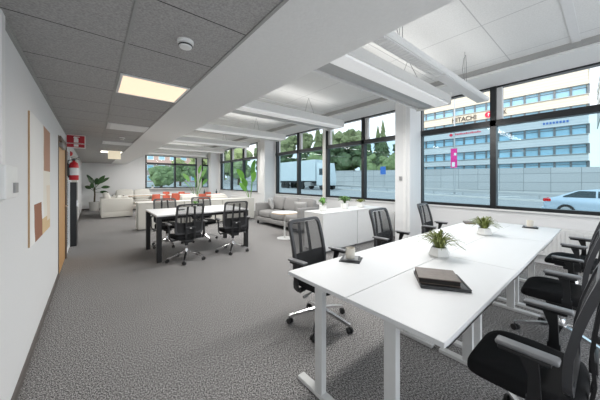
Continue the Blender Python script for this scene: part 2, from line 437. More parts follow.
# window wall on the right
SILL, HEAD, TR = .93, 3.4, 2.69
GR = [(-1.6, 3.05), (3.2, 9.40), (11.0, 15.7)]
MUL = [(-1.49, .02, 1.51), (4.71, 6.24, 7.83), (12.55, 14.1)]
mb = MB()
mb.box(XR, XR+.25, YB, YF+.2, 0, SILL); mb.box(XR, XR+.25, YB, YF+.2, HEAD, ZT)
for a, b in ((YB, -1.6), (3.05, 3.2), (9.40, 11.0), (15.7, YF+.2)): mb.box(XR, XR+.25, a, b, SILL, HEAD)
struct(mb.build('wall_right', M['wall'], smooth=False))
struct(MB().box(XR-.04, XR+.02, YB, YF, SILL-.03, SILL).build('trim_12', M['white'], smooth=False))
for gi, ((a, b), ms) in enumerate(zip(GR, MUL)):
    W = bpy.data.objects.new('window_%d' % (gi+1), None); C.objects.link(W); struct(W); W.location = (XR, a, SILL)
    H = HEAD-SILL; T = TR-SILL; Ln = b-a
    mb = MB(); fx0, fx1 = .0, .12
    mb.box(fx0, fx1, 0, Ln, 0, .06); mb.box(fx0, fx1, 0, Ln, H-.03, H); mb.box(fx0-.02, fx1, 0, Ln, T-.09, T+.03)
    mb.box(fx0, fx1, 0, .08, 0, H); mb.box(fx0, fx1, Ln-.1, Ln, 0, H)
    for m_ in ms: mb.box(fx0-.02, fx1, m_-a-.05, m_-a+.05, 0, H)
    mb.build('window_frame', M['black'], W, smooth=False)
    # pale inner mullion faces in the upper lights
    mb = MB()
    for m_ in ms: mb.box(fx0+.03, fx1+.01, m_-a-.14, m_-a-.05, T+.03, H-.03)
    mb.build('mullion_cover', M['vent'], W, smooth=False)
    st = [a+.08]+list(ms)+[b-.1]
    for k in range(len(st)-1):
        p0 = st[k]-a+(.05 if k else 0); p1 = st[k+1]-a-(.05 if k < len(st)-2 else 0)
        MB().box(.07, .076, p0, p1, .06, T-.09).build('window_pane', M['glass'], W, smooth=False)
        MB().box(.07, .076, p0, p1, T+.03, H-.03).build('window_pane', M['glass_c'], W, smooth=False)
for gi, (a, b) in enumerate(FX):
    W = bpy.data.objects.new('window_%d' % (gi+4), None); C.objects.link(W); struct(W); W.location = (a, YF, FZ[0])
    H = FZ[1]-FZ[0]; T = 2.52-FZ[0]; Ln = b-a; mid = 3.95-a if gi == 0 else None
    mb = MB()
    mb.box(0, Ln, 0, .12, 0, .06); mb.box(0, Ln, 0, .12, H-.03, H); mb.box(0, Ln, -.02, .12, T-.06, T+.05); mb.box(0, .08, 0, .12, 0, H); mb.box(Ln-.08, Ln, 0, .12, 0, H)
    if mid: mb.box(mid-.05, mid+.05, -.02, .12, 0, H)
    mb.build('window_frame', M['black'], W, smooth=False)
    for (p0, p1) in (((.08, mid-.05), (mid+.05, Ln-.08)) if mid else ((.08, Ln-.08),)):
        MB().box(p0, p1, .06, .066, .06, T-.06).build('window_pane', M['glass'], W, smooth=False)
        MB().box(p0, p1, .06, .066, T+.05, H-.03).build('window_pane', M['glass_c'], W, smooth=False)
# pillars
for i, (a, b) in enumerate(((2.97, 3.35), (9.45, 9.85), (15.9, 16.3))):
    o = thing('pillar', ['square white pillar behind the main desks, between the two nearest window bays',
                         'square white pillar just beyond the light grey sofa, middle one of three',
                         'farthest square white pillar, in the far right corner by the red chairs'][i], 'pillar', (5.75, a, 0), group='white pillars along the window wall')
    MB().box(0, .55, 0, b-a, 0, 3.4, .008).build('shaft', M['wall'], o, smooth=False)
    if i == 0:
        MB().box(-.02, 0, .09, .16, 0, 3.4).build('cable_trunking', M['white'], o, smooth=False)
        MB().box(-.035, -.0, .2, .26, 1.5, 1.6, .004).build('wall_switch', M['grey'], o, smooth=False)

# ------------------------------------------------------------------ ceiling fittings
def light_panel(y0, label, m, x0=.19, x1=.765, power=0, col=(1, .9, .75)):
    t = thing('ceiling_light', label, 'ceiling light', ((x0+x1)/2, y0+.3, ZG), group='flat light panels in the grey ceiling')
    hx = (x1-x0)/2
    mb = MB(); mb.box(-hx, hx, -.295, -.275, -.012, 0); mb.box(-hx, hx, .275, .295, -.012, 0); mb.box(-hx, -hx+.02, -.275, .275, -.012, 0); mb.box(hx-.02, hx, -.275, .275, -.012, 0)
    mb.build('frame', M['white'], t, smooth=False)
    MB().box(-hx+.02, hx-.02, -.275, .275, -.008, -.001).build('diffuser', m, t, smooth=False)
light_panel(2.69, 'warm glowing square light panel in the grey ceiling, nearest the camera', M['lamp_w'])
light_panel(9.89, 'small bright light panel far down the grey ceiling above the hanging lit sign', M['lamp_n'])
for i, y0 in enumerate((5.09, 7.49)):
    t = thing('ventilation_tile', ['nearer white ventilation tile across the grey ceiling, just past the warm light panel',
                                   'farther white ventilation tile across the grey ceiling, close before the far light panel'][i], 'air vent', (.48, y0+.3, ZG), group='white ventilation tiles')
    MB().box(-.29, .29, -.29, .29, -.01, 0, .003).build('plate', M['vent'], t, smooth=False)
    mb = MB()
    for k in range(5): mb.box(-.24, .24, -.2+.1*k-.01, -.2+.1*k+.01, -.014, -.01)
    mb.build('slot', M['white'], t, smooth=False)
def smoke(loc, label):
    t = thing('smoke_detector', label, 'smoke detector', loc, group='ceiling smoke detectors')
    MB().lathe([(0, 0), (.052, 0), (.052, -.014), (.045, -.02), (0, -.02)]).build('base', M['white'], t)
    MB().lathe([(0, -.02), (.036, -.02), (.043, -.032), (.036, -.045), (0, -.047)]).build('sensor_head', M['white'], t)
    MB().lathe([(.041, -.026), (.0445, -.028), (.0445, -.034), (.041, -.036)]).build('vent_opening', M['black'], t)
smoke((.485, 1.81, ZG), 'round white smoke detector on the near grey ceiling beside the soffit')
smoke((.5, 6.7, ZG), 'tiny white smoke detector on the far grey ceiling between the two ventilation tiles')
# hanging lit sign
t = thing('hanging_sign', 'small cream lit box sign hanging from the far end of the grey ceiling', 'sign', (.5, 9.2, ZG))
MB().box(-.15, .15, -.03, .03, -.30, -.06, .005).build('sign_box', M['signlit'], t, smooth=False)
for hx in (-.1, .1): MB().cyl((hx, 0, -.06), (hx, 0, 0), .006).build('hanger', M['wire'], t)

# ------------------------------------------------------------------ chilled beams
def area_light(name, loc, sx, sy, power, col=(1, 1, 1), rot=(0, 0, 0), parent=None):
    l = bpy.data.lights.new(name, 'AREA'); l.shape = 'RECTANGLE'; l.size = sx; l.size_y = sy; l.energy = power; l.color = col
    o = bpy.data.objects.new(name, l); C.objects.link(o); o.location = loc; o.rotation_euler = rot
    if parent: o.parent = parent
    return o
UP = 2.8
DOWN = 34
def chilled_beam(y, label, x0=1.6, x1=5.03, z=2.88):
    t = thing('ceiling_beam', label, 'hanging ceiling beam', (x0, y, z), group='long white beams hanging under the ceiling')
    L_ = x1-x0
    MB().prism([(-.31, .05), (-.08, 0), (-.08, .03), (-.30, .08), (-.26, .17), (-.30, .19), (-.33, .19), (-.33, .05)][::-1] and
               [(-.31, .03), (-.31, .17), (-.2, .22), (.2, .22), (.31, .17), (.31, .03), (.28, .03), (.28, .1), (-.28, .1), (-.28, .03)], 0, L_, 'x').build('housing', M['steel_w'], t, smooth=False)
    MB().box(.02, L_-.02, -.28, -.05, .0, .10, .01).build('light_strip', M['diff'], t, smooth=False)
    MB().prism([(-.03, .06), (.06, .02), (.2, .03), (.28, .07), (.28, .09), (-.03, .09)], .01, L_-.01, 'x').build('perforated_panel', M['perf'], t, smooth=False)
    mb = MB(); mb.box(L_, L_+.015, -.32, .32, .0, .21, .004); mb.box(-.015, 0, -.32, .32, .0, .21, .004)
    mb.build('end_cap', M['steel_w'], t, smooth=False)
    for px in (.9, 2.5):
        MB().tube([(px, -.2, .2), (px, -.1, .42), (px, 0, ZW-z)], .004, 6).tube([(px, .2, .2), (px, .1, .42), (px, 0, ZW-z)], .004, 6).build('hanging_wire', M['wire'], t)
    area_light('beam_top_fill', (L_/2, 0, .26), L_-.3, .3, UP, (1, .985, .96), (PI, 0, 0), t)  # added fill lamp, hidden on top of the beam to brighten the ceiling
    area_light('beam_downlight', (L_/2, -.165, -.003), L_-.1, .2, DOWN, (1, .985, .96), (0, 0, 0), t)
for y, lb in ((2.15, 'nearest wide white ceiling beam with grey perforated belly, over the main desks'),
              (4.68, 'second nearest white ceiling beam, hanging above the white plant cabinet'),
              (7.25, 'third nearest white ceiling beam, hanging above the far half of the grey sofa'),
              (9.8, 'fourth white ceiling beam from the camera, level with the middle white pillar'),
              (12.35, 'fifth white ceiling beam from the camera, above the cream armchairs'),
              (14.9, 'farthest white ceiling beam, just before the back wall window')):
    chilled_beam(y, lb)
# slim lamp over the main desks
t = thing('pendant_lamp', 'slim white linear lamp hanging over the main desk block beside the wide beam', 'lamp', (1.8, 1.45, 2.9))
MB().prism([(-.10, .02), (-.10, .06), (-.06, .09), (.06, .09), (.10, .06), (.10, .02), (.08, .0), (-.08, .0)], 0, 3.6, 'x').build('housing', M['steel_w'], t, smooth=False)
mb = MB(); mb.box(.05, 1.75, -.065, .065, -.008, 0); mb.box(1.83, 3.55, -.065, .065, -.008, 0)
mb.build('diffuser', M['vent'], t, smooth=False)
mb = MB()
for k in range(28): mb.box(.1+k*.06, .13+k*.06, -.055, .055, -.012, -.008)
mb.build('louvre_slat', M['steel_w'], t, smooth=False)
for px in (.8, 2.75):
    MB().tube([(px-.02, 0, .09), (px-.02, 0, ZW-2.9)], .003, 6).tube([(px, 0, .09), (px-.12, .0, .3), (px-.06, 0, .5), (px+.02, 0, .58), (px+.05, 0, .45), (px+.04, 0, .09)], .004, 6).build('hanging_wire', M['wire'], t)
area_light('lamp_top_fill', (1.8, 0, .1), 3.4, .12, UP*.6, (1, .985, .96), (PI, 0, 0), t)  # unseen fill lamp added above the slim housing

# power pole by the sofa
t = thing('power_pole', 'thin pale floor-to-ceiling pole standing behind the white plant cabinet', 'pole', (5.5, 5.56, 0))
MB().box(-.035, .035, -.035, .035, 0, ZW, .004).build('shaft', M['cream'], t, smooth=False)
MB().box(-.06, .06, -.06, .06, 0, .02, .004).build('foot_plate', M['grey'], t, smooth=False)

# ------------------------------------------------------------------ radiators
def radiator(y0, y1, label):
    t = thing('radiator', label, 'radiator', (6.16, y0, 0), group='white panel radiators under the windows')
    L_ = y1-y0
    mb = MB(); mb.box(0, .09, 0, L_, .18, .66, .006)
    n = int(L_/.05)
    for k in range(n): mb.box(-.01, 0, (k+.2)*L_/n, (k+.75)*L_/n, .22, .62, .003)
    mb.build('panel', M['rad'], t, smooth=False)
    MB().tube([(.05, -.0, .24), (.05, -.06, .24), (.05, -.06, .0)], .01, 8).build('pipe', M['white'], t)
    MB().cyl((.05, -.02, .24), (.05, -.09, .24), .022).build('valve', M['white'], t)
    for yy in (.15, L_-.15): MB().box(.02, .13, yy-.02, yy+.02, 0, .2).build('bracket', M['rad'], t, smooth=False)
radiator(-.9, 1.15, 'long white radiator under the nearest window, at the end of the desk block')
radiator(3.62, 5.4, 'white radiator under the middle windows, behind the white cabinet with small plants')
radiator(12.0, 13.8, 'far white radiator under the distant side windows, behind the cafe tables')

# ------------------------------------------------------------------ left wall fittings
t = thing('wall_box', 'white plastic control box with vertical cable trunking on the left wall', 'control box', (XL, 2.2, 1.39))
MB().box(0, .05, -.14, .14, 0, .19, .006).build('housing', M['white'], t, smooth=False)
MB().box(.05, .06, .02, .1, .03, .09, .002).build('button', M['grey'], t, smooth=False)
MB().box(0, .025, -.09, -.01, .19, ZG-1.39).build('cable_trunking', M['white'], t, smooth=False)
t = thing('wall_canvas', 'tall abstract canvas in beige, white and rust brown on the left wall', 'painting', (XL, 3.03, .94))
MB().box(0, .012, 0, 1.26, 0, 1.13).build('stretcher', M['canvside'], t, smooth=False)
MB().box(.012, .014, .0, 1.26, 0, 1.13).build('canvas', M['canvas'], t, smooth=False)
# safety sign standing out from the wall
t = thing('safety_sign', 'red sign with a white fire extinguisher symbol, projecting from the left wall', 'sign', (XL, 6.9, 2.16))
MB().box(0, .30, 0, .012, 0, .27).build('sign_board', M['white'], t, smooth=False)
mb = MB(); mb.box(.012, .288, -.004, 0, .105, .255); mb.box(.012, .288, -.004, 0, .015, .085); mb.build('red_field', M['signred'], t, smooth=False)
mb = MB(); mb.prism([(x_-.03, z_) for x_, z_ in [(.15, .115), (.22, .115), (.22, .19), (.2, .205), (.2, .215), (.24, .225), (.24, .235), (.15, .235), (.14, .2), (.155, .2), (.165, .21), (.165, .205), (.15, .19)]], -.008, -.004, 'y')
mb.box(.12, .19, -.008, -.004, .03, .075); mb.build('extinguisher_symbol', M['white'], t, smooth=False)
MB().cyl((0, -.02, .095), (.36, -.02, .095), .006).build('bracket_arm', M['chrome'], t)
t = thing('alarm_bell', 'small red alarm bell high on the left wall behind the red sign', 'alarm bell', (XL, 7.9, 2.12))
MB().lathe([(0, .06), (.03, .055), (.055, .03), (.06, 0), (0, 0)], mtx=Matrix.Rotation(PI/2, 4, 'Y')).build('gong', M['redp'], t)
MB().box(0, .02, -.04, .04, -.05, .05).build('back_plate', M['redp'], t, smooth=False)
# extinguisher
t = thing('fire_extinguisher', 'red fire extinguisher mounted high on the left wall above the black panel', 'fire extinguisher', (XL+.11, 7.15, 1.51)); t.scale = (.85, .85, .85)
MB().lathe([(0, 0), (.085, 0), (.092, .015), (.092, .36), (.075, .42), (.03, .455), (.025, .48), (0, .48)]).build('cylinder', M['redp'], t)
MB().lathe([(.0935, .12), (.0935, .3)]).build('paper_label', M['white'], t)
mb = MB(); mb.box(-.03, .03, -.02, .02, .47, .52, .004); mb.bar([(-.06, 0, .55), (.03, 0, .53), (.1, 0, .57)], .03, .012, (0, 1, 0)); mb.bar([(-.02, 0, .5), (.1, 0, .52)], .03, .01, (0, 1, 0))
mb.build('valve_handle', M['black'], t)
MB().tube([(-.03, 0, .5), (-.1, -.03, .48), (-.12, -.04, .36), (-.11, -.03, .2), (-.1, -.02, .06)], .013, 8).build('hose', M['rubber'], t)
MB().box(-.128, -.09, -.05, .05, .1, .4).build('wall_bracket', M['black'], t, smooth=False)
t = thing('fire_equipment_stand', 'narrow black floor-standing panel below the red fire extinguisher', 'panel', (XL+.001, 7.75, 0))
MB().box(.0, .13, .0, .55, 0, 1.46, .006).build('panel', M['black'], t, smooth=False)
MB().box(.13, .145, .02, .05, .9, 1.05).build('handle', M['chrome'], t, smooth=False)

# ------------------------------------------------------------------ chairs
def chair_back_y(z):
    pts = [(.50, -.15), (.6, -.145), (.7, -.15), (.85, -.18), (1.0, -.225), (1.08, -.255)]
    for (a, ya), (b, yb) in zip(pts, pts[1:]):
        if z <= b:
            k = (z-a)/(b-a); return ya+(yb-ya)*k
    return pts[-1][1]
def make_chair():
    t = thing('office_chair', '', 'office chair')
    # seat
    def prof_seat():
        pts = []
        for i in range(40):
            a = 2*PI*i/40; e = .38
            x = .262*math.copysign(abs(math.cos(a))**e, math.cos(a)); y = .235*math.copysign(abs(math.sin(a))**e, math.sin(a))
            if y < 0: x *= .93
            pts.append((x, y+.03))
        return pts
    P = prof_seat(); mb = MB(); rings = []
    for k, (sc, z) in enumerate(((.9, .432), (.985, .437), (1.0, .455), (.995, .48), (.955, .502), (.85, .508), (.5, .500))):
        rings.append([mb.bm.verts.new((x*sc, .03+(y-.03)*sc, z - (.025*max(0, (y-.12)/.14)**2 if k > 1 else .012*max(0, (y-.12)/.14)**2))) for x, y in P])
    for A, B in zip(rings, rings[1:]):
        for i in range(40): mb.bm.faces.new((A[i], A[(i+1) % 40], B[(i+1) % 40], B[i]))
    mb.bm.faces.new(rings[0]); mb.bm.faces.new(rings[-1])
    mb.build('seat', M['seat'], t, ang=60)
    mb = MB(); mb.box(-.17, .17, -.13, .17, .40, .434, .012); mb.box(-.08, .08, -.16, .1, .35, .405, .012)
    mc = mb.build('mechanism', M['plast'], t)
    MB().cyl((.1, .02, .385), (.25, .03, .375), .008).cyl((.24, .03, .375), (.29, .03, .373), .014).build('lever', M['grey'], mc)
    MB().cyl((0, 0, .2), (0, 0, .36), .018).build('gas_lift', M['chrome'], t)
    MB().cyl((0, 0, .28), (0, 0, .36), .03, .026).build('lift_sleeve', M['plast'], t)
    # base
    mb = MB(); mb.lathe([(0, .08), (.036, .08), (.042, .11), (.036, .19), (.03, .215), (0, .215)])
    for k in range(5):
        a = k*2*PI/5+.5; c, s_ = math.cos(a), math.sin(a)
        mb.bar([(c*.02, s_*.02, .155), (c*.14, s_*.14, .130), (c*.33, s_*.33, .075)], [.045, .036, .024], .026, (-s_, c, 0))
    bs = mb.build('star_base', M['chrome'], t, ang=50)
    for k in range(5):
        a = k*2*PI/5+.5; c, s_ = math.cos(a)*.325, math.sin(a)*.325
        mb = MB(); nx, ny = math.cos(a+.9), math.sin(a+.9)
        for sg in (-1, 1): mb.cyl((c+nx*.008*sg, s_+ny*.008*sg, .028), (c+nx*.026*sg, s_+ny*.026*sg, .028), .028, n=14)
        mb.cyl((c, s_, .03), (c, s_, .075), .009)
        mb.build('caster', M['rubber'], bs)
    # back frame (curved rounded loop)
    def loop(wt, wb, z0, z1, r, n=6):
        pts = []
        for cx, cz, a0 in ((wt-r, z1-r, 0), (-(wt-r), z1-r, 90), (-(wb-r), z0+r, 180), (wb-r, z0+r, 270)):
            for i in range(n+1):
                a = math.radians(a0+90*i/n); pts.append((cx+r*math.cos(a), cz+r*math.sin(a)))
        return pts
    def subdiv(pp):
        out = []
        for i, (x, z) in enumerate(pp):
            x2, z2 = pp[(i+1) % len(pp)]; L_ = math.hypot(x2-x, z2-z); m = max(1, int(L_/.06))
            for k in range(m): out.append((x+(x2-x)*k/m, z+(z2-z)*k/m))
        return out
    mb = MB(); pp = subdiv(loop(.245, .25, .52, 1.075, .06))
    # flat section frame: outer and inner loops with thickness
    n = len(pp); cx0, cz0 = 0, .8
    rings = []
    for (x, z) in pp:
        y = chair_back_y(z); d = Vector((x, 0, z-cz0)); inn = Vector((x*.875, 0, cz0+(z-cz0)*.895))
        rings.append([mb.bm.verts.new((x, y-.018, z)), mb.bm.verts.new((x, y+.014, z)), mb.bm.verts.new((inn.x, chair_back_y(inn.z)+.014, inn.z)), mb.bm.verts.new((inn.x, chair_back_y(inn.z)-.018, inn.z))])
    for i in range(n):
        A, B = rings[i], rings[(i+1) % n]
        for k in range(4): mb.bm.faces.new((A[k], A[(k+1) % 4], B[(k+1) % 4], B[k]))
    mb.build('back_frame', M['frame'], t, ang=40)
    MB().grid(lambda u, v: Vector(((u-.5)*.44, chair_back_y(.55+v*.49)+.004, .55+v*.49)), 6, 12).build('back_mesh', M['mesh'], t, ang=80)
    # support: two uprights, cross piece and lumbar pad
    mb = MB()
    for sx in (-1, 1):
        mb.bar([(sx*.075, -.13, .40), (sx*.075, -.21, .44), (sx*.075, -.225, .54), (sx*.075, -.215, .7), (sx*.068, -.235, .86), (sx*.06, -.268, 1.03)], [.036, .036, .034, .034, .032, .03], .014)
    mb.box(-.09, .09, -.235, -.205, .6, .66, .006)
    mb.build('back_support', M['plast'], t)
    MB().grid(lambda u, v: Vector(((u-.5)*.44, chair_back_y(.53+v*.2)-.008 - .012*math.sin(PI*u), .53+v*.2)), 8, 4, .01).build('lumbar_pad', M['plast'], t, ang=60)
    MB().box(-.014, .014, -.243, -.236, .625, .64).build('badge', M['white'], t, smooth=False)
    # arms
    for sx in (-1, 1):
        mb = MB()
        mb.bar([(sx*.16, -.05, .415), (sx*.28, -.05, .40), (sx*.31, -.05, .44), (sx*.315, -.05, .50)], .06, .018, (0, 1, 0))
        mb.bar([(sx*.315, -.05, .48), (sx*.315, -.05, .60), (sx*.325, -.03, .69)], [.05, .04, .07], .02, (0, 1, 0))
        mb.box(sx*.325-.022, sx*.325+.022, -.11, .08, .68, .70, .006)
        ar = mb.build('armrest', M['plast'], t)
        MB().box(sx*.32-.032, sx*.32+.032, -.135, .09, .700, .722, .01, 3).build('arm_pad', M['pad'], ar, ang=50)
    return t
ch = make_chair()
ch.location = (1.87, .27, 0); ch.rotation_euler = (0, 0, 0); ch['label'] = 'black mesh office chair in the lower right corner, nearest the camera'; ch['group'] = 'office chairs around the main desk block'
G1 = 'office chairs around the main desk block'
dup(ch, (3.36, .29, 0), .03, 'middle one of the three black office chairs along the right side of the desks', G1)
dup(ch, (4.80, .29, 0), -.04, 'black office chair right of the desks, farthest one, beside the long radiator', G1)
dup(ch, (1.86, 1.93, 0), PI+.1, 'black office chair left of the desks, nearest one, behind the beige mug', G1)
dup(ch, (3.36, 1.98, 0), PI+.06, 'black office chair left of the desks, middle one, before the white cabinet end', G1)
dup(ch, (4.80, 1.98, 0), PI+.1, 'black office chair left of the desks, farthest one, beside the near white pillar', G1)
G2 = 'office chairs around the black-legged table'
dup(ch, (1.38, 5.08, 0), .05, 'left of the two black office chairs backing the camera at the black-legged table', G2)
dup(ch, (2.32, 5.10, 0), -.12, 'right of the two black office chairs backing the camera at the black-legged table', G2)
dup(ch, (1.34, 6.50, 0), PI, 'left black office chair behind the black-legged table, facing the camera', G2)
dup(ch, (2.18, 6.52, 0), PI-.05, 'right black office chair behind the black-legged table, by the tiny plant', G2)

# ------------------------------------------------------------------ main desks
ZD = .82
DX = [1.125, 2.465, 3.86, 5.07]; DY = [.433, .963, 1.52]
names = [['white desk under the brown notebook, nearest the camera on the chair side', 'white desk in the middle of the near row, between the two grassy plants', 'white desk at the window end of the near row, under the far mug'],
         ['white desk at the left front corner carrying the beige mug', 'white bare desk in the middle of the far row', 'white desk at the window end of the far row, under the small dark notebook']]
for r in range(2):
    for c in range(3):
        x0, x1, y0, y1 = DX[c]+.002, DX[c+1]-.002, DY[r]+.002, DY[r+1]-.002
        t = thing('desk', names[r][c], 'desk', ((x0+x1)/2, (y0+y1)/2, 0), group='white desks pushed into one block')
        hx, hy = (x1-x0)/2, (y1-y0)/2
        MB().box(-hx, hx, -hy, hy, ZD-.025, ZD, .002, 1).build('desktop', M['desk'], t, smooth=False)
        MB().box(-hx+.08, hx-.08, -.03, .03, ZD-.085, ZD-.04).build('crossbar', M['steel_w'], t, smooth=False)
        mb = MB(); mb.box(-hx+.2, hx-.2, .08 if r else -.2, .2 if r else -.08, ZD-.14, ZD-.13); mb.box(-hx+.2, hx-.2, .08 if r else -.2, .085 if r else -.195, ZD-.14, ZD-.06); mb.box(-hx+.2, hx-.2, .195 if r else -.085, .2 if r else -.08, ZD-.14, ZD-.06)
        for k in (-.3, .3): mb.box(k-.01, k+.01, .13 if r else -.15, .15 if r else -.13, ZD-.13, ZD-.025)
        mb.build('cable_tray', M['steel_w'], t, smooth=False)
        for sx in (-1, 1):
            lx = sx*(hx-.1)
            mb = MB(); mb.box(lx-.022, lx+.022, .0, .07, .03, ZD-.04, .003)
            mb.box(lx-.02, lx+.02, -hy+.04, hy-.04, ZD-.04, ZD-.025)
            lg = mb.build('leg', M['steel_w'], t, smooth=False)
            MB().box(lx-.03, lx+.03, -.235, .25, 0, .03, .004).build('foot', M['steel_w'], lg, smooth=False)

# things on the main desks
def mug_on_tiles(loc, rz, label_m, label_c):
    c = thing('coaster', label_c, 'coaster', loc, rz, 'square dark coasters under mugs')
    MB().box(-.085, .085, -.085, .085, 0, .008, .002).build('lower_tile', M['slate'], c, smooth=False)
    MB().box(-.075, .075, -.075, .075, .008, .017, .002, mtx=Matrix.Rotation(.12, 4, 'Z')).build('upper_tile', M['slate'], c, smooth=False)
    MB().box(-.058, .058, -.058, .058, .017, .019, mtx=Matrix.Rotation(.12, 4, 'Z')).build('felt_inlay', M['grey'], c, smooth=False)
    m = thing('mug', label_m, 'mug', (loc[0]-.01, loc[1]+.0, loc[2]+.019), 0, 'beige mugs on the desks')
    MB().lathe([(0, 0), (.032, 0), (.037, .006), (.038, .085), (.036, .087), (.034, .085), (.033, .01), (0, .008)], 28).build('body', M['cup'], m)
    MB().tube([(.035, 0, .07), (.055, 0, .068), (.06, 0, .045), (.05, 0, .025), (.035, 0, .02)], .005, 8).build('handle', M['cup'], m)
mug_on_tiles((1.70, 1.395, ZD), .5, 'beige stoneware mug on the nearest corner desk', 'stacked dark square coasters under the mug on the nearest left desk')
mug_on_tiles((4.86, .73, ZD), .1, 'pale mug at the far window end of the desk block', 'dark square coaster under the mug at the window end of the desks')
def grass_plant(loc, label, n=110, r=.22, ht=.18):
    t = thing('potted_grass', label, 'potted plant', loc, .3, 'spiky grass plants in faceted white pots')
    mb = MB(); b1, b2 = .045, .075
    A = [mb.bm.verts.new((b2*.95*math.cos(PI/4+k*PI/2)*1.3, b2*.95*math.sin(PI/4+k*PI/2)*1.3, 0)) for k in range(4)]
    B = [mb.bm.verts.new((b2*math.cos(k*PI/4+PI/8), b2*math.sin(k*PI/4+PI/8), .045)) for k in range(8)]
    B2 = [mb.bm.verts.new((.056*math.cos(PI/4+k*PI/2)*1.25, .056*math.sin(PI/4+k*PI/2)*1.25, .085)) for k in range(4)]
    mb.bm.faces.new(A); mb.bm.faces.new(B2)
    mb.bm.free(); mb.bm = bmesh.new()
    mb.lathe([(0, 0), (.078, 0), (.095, .02), (.068, .085), (.06, .085), (.058, .07), (0, .07)], 6)
    mb.build('pot', M['ceramic'], t, smooth=False)
    MB().lathe([(0, .074), (.053, .07)], 12).build('soil', M['soil'], t)
    mb = MB()
    for k in range(n):
        a = random.uniform(0, 2*PI); R = r*random.uniform(.35, 1.0); H = ht*random.uniform(.6, 1.05)*(1.35-.75*R/r)
        c, s_ = math.cos(a), math.sin(a); r0 = random.uniform(0, .03)
        drop = random.uniform(.0, .05)*(R/r)
        pts = [(c*r0, s_*r0, .072), (c*(r0+R*.25), s_*(r0+R*.25), .075+H*.6), (c*(r0+R*.6), s_*(r0+R*.6), .075+H*.85-drop*.3), (c*R, s_*R, .075+H*.75-drop)]
        mb.bar(pts, [.009, .012, .010, .002], .0012, (-s_, c, 0))
    mb.build('leaves', M['grass'], t, smooth=False)
grass_plant((2.385, .965, ZD), 'spiky olive grass plant in a white pot, nearer one on the main desks')
grass_plant((3.79, 1.0, ZD), 'spiky olive grass plant in a white pot, farther one on the main desks', r=.2)
t = thing('serving_tray', 'flat charcoal square tray under the brown notebook on the nearest desk', 'tray', (1.78, .715, ZD), math.radians(-54.7))
MB().box(-.14, .14, -.135, .135, 0, .014, .003).build('board', M['slate'], t, smooth=False)
mb = MB()
for (a, b, c, d) in ((-.14, .14, -.135, -.127), (-.14, .14, .127, .135), (-.14, -.132, -.127, .127), (.132, .14, -.127, .127)): mb.box(a, b, c, d, .014, .019)
mb.build('rim', M['slate'], t, smooth=False)
t = thing('notebook', 'thick dark brown leather notebook lying on the charcoal tray', 'notebook', (1.765, .73, ZD+.019), math.radians(-58))
MB().box(-.12, .12, -.10, .11, 0, .004, .001).box(-.12, .12, -.10, .11, .030, .036, .002).box(-.12, .12, .105, .11, .003, .032).build('cover', M['leather'], t, smooth=False)
MB().box(-.115, .115, -.095, .105, .004, .030).build('pages', mat('dark_page_block', (.02, .016, .014), .8), t, smooth=False)
t = thing('notebook', 'small dark notebook lying at the window end of the far desk row', 'notebook', (4.62, 1.42, ZD), .5, )
MB().box(-.1, .1, -.07, .07, 0, .004).box(-.1, .1, -.07, .07, .02, .024, .001).box(-.1, -.095, -.07, .07, .004, .02).build('cover', M['leather'], t, smooth=False)
MB().box(-.095, .095, -.066, .066, .004, .02).build('pages', M['slate'], t, smooth=False)
t = thing('leaflet', 'pale folded leaflet beside the small dark notebook at the window end', 'leaflet', (4.80, 1.30, ZD), .3)
MB().box(-.09, .09, -.06, .06, 0, .006, .001).build('paper', M['cup'], t, smooth=False)

# ------------------------------------------------------------------ black-legged table
ZB = .865
t = thing('meeting_table', 'white-topped table with square black legs, left of the grey sofa', 'table', (1.82, 5.82, 0))
MB().box(-.92, .92, -.63, .63, ZB-.03, ZB, .003).build('tabletop', M['desk'], t, smooth=False)
MB().box(-.86, .86, -.57, -.53, ZB-.09, ZB-.03).box(-.86, .86, .53, .57, ZB-.09, ZB-.03).box(-.86, -.82, -.53, .53, ZB-.09, ZB-.03).box(.82, .86, -.53, .53, ZB-.09, ZB-.03).build('under_frame', M['blk_steel'], t, smooth=False)
for sx in (-1, 1):
    for sy in (-1, 1):
        MB().box(sx*.875-.04, sx*.875+.04, sy*.585-.04, sy*.585+.04, 0, ZB-.03, .003).build('leg', M['blk_steel'], t, smooth=False)
def leafy_plant(name, loc, label, potr=.06, poth=.12, n=26, hr=.1, hh=.14, m='leafb', pot='ceramic', group=None, rz=0, lw=.03):
    t = thing(name, label, 'potted plant', loc, rz, group)
    MB().lathe([(0, 0), (potr*.8, 0), (potr, poth*.15), (potr, poth*.97), (potr*.93, poth), (potr*.88, poth*.9), (0, poth*.9)], 24).build('pot', M[pot], t)
    MB().lathe([(0, poth*.92), (potr*.88, poth*.9)], 16).build('soil', M['soil'], t)
    mb = MB()
    for k in range(n):
        a = random.uniform(0, 2*PI); R = hr*random.uniform(.3, 1); H = hh*random.uniform(.45, 1)
        c, s_ = math.cos(a), math.sin(a); z0 = poth*.9
        mb.bar([(0, 0, z0), (c*R*.5, s_*R*.5, z0+H*.75), (c*R*.8, s_*R*.8, z0+H), (c*R*1.15, s_*R*1.15, z0+H*.85), (c*R*1.4, s_*R*1.4, z0+H*.6)], [.004, .006, lw, lw*.9, .003], .002, (-s_, c, 0))
    mb.build('leaves', M[m], t, smooth=False)
    return t
leafy_plant('potted_plant', (1.86, 6.15, ZB), 'tiny green plant on the black-legged table', .04, .06, 22, .07, .10, 'leafb')
t = thing('remote_control', 'small dark gadget lying on the black-legged table', 'remote control', (1.48, 5.85, ZB), .4)
MB().box(-.07, .07, -.035, .035, 0, .018, .006).build('body', M['slate'], t)
mb = MB()
for k in range(4): mb.box(-.05+k*.03, -.035+k*.03, -.015, .015, .018, .021)
mb.build('button', M['grey'], t, smooth=False)

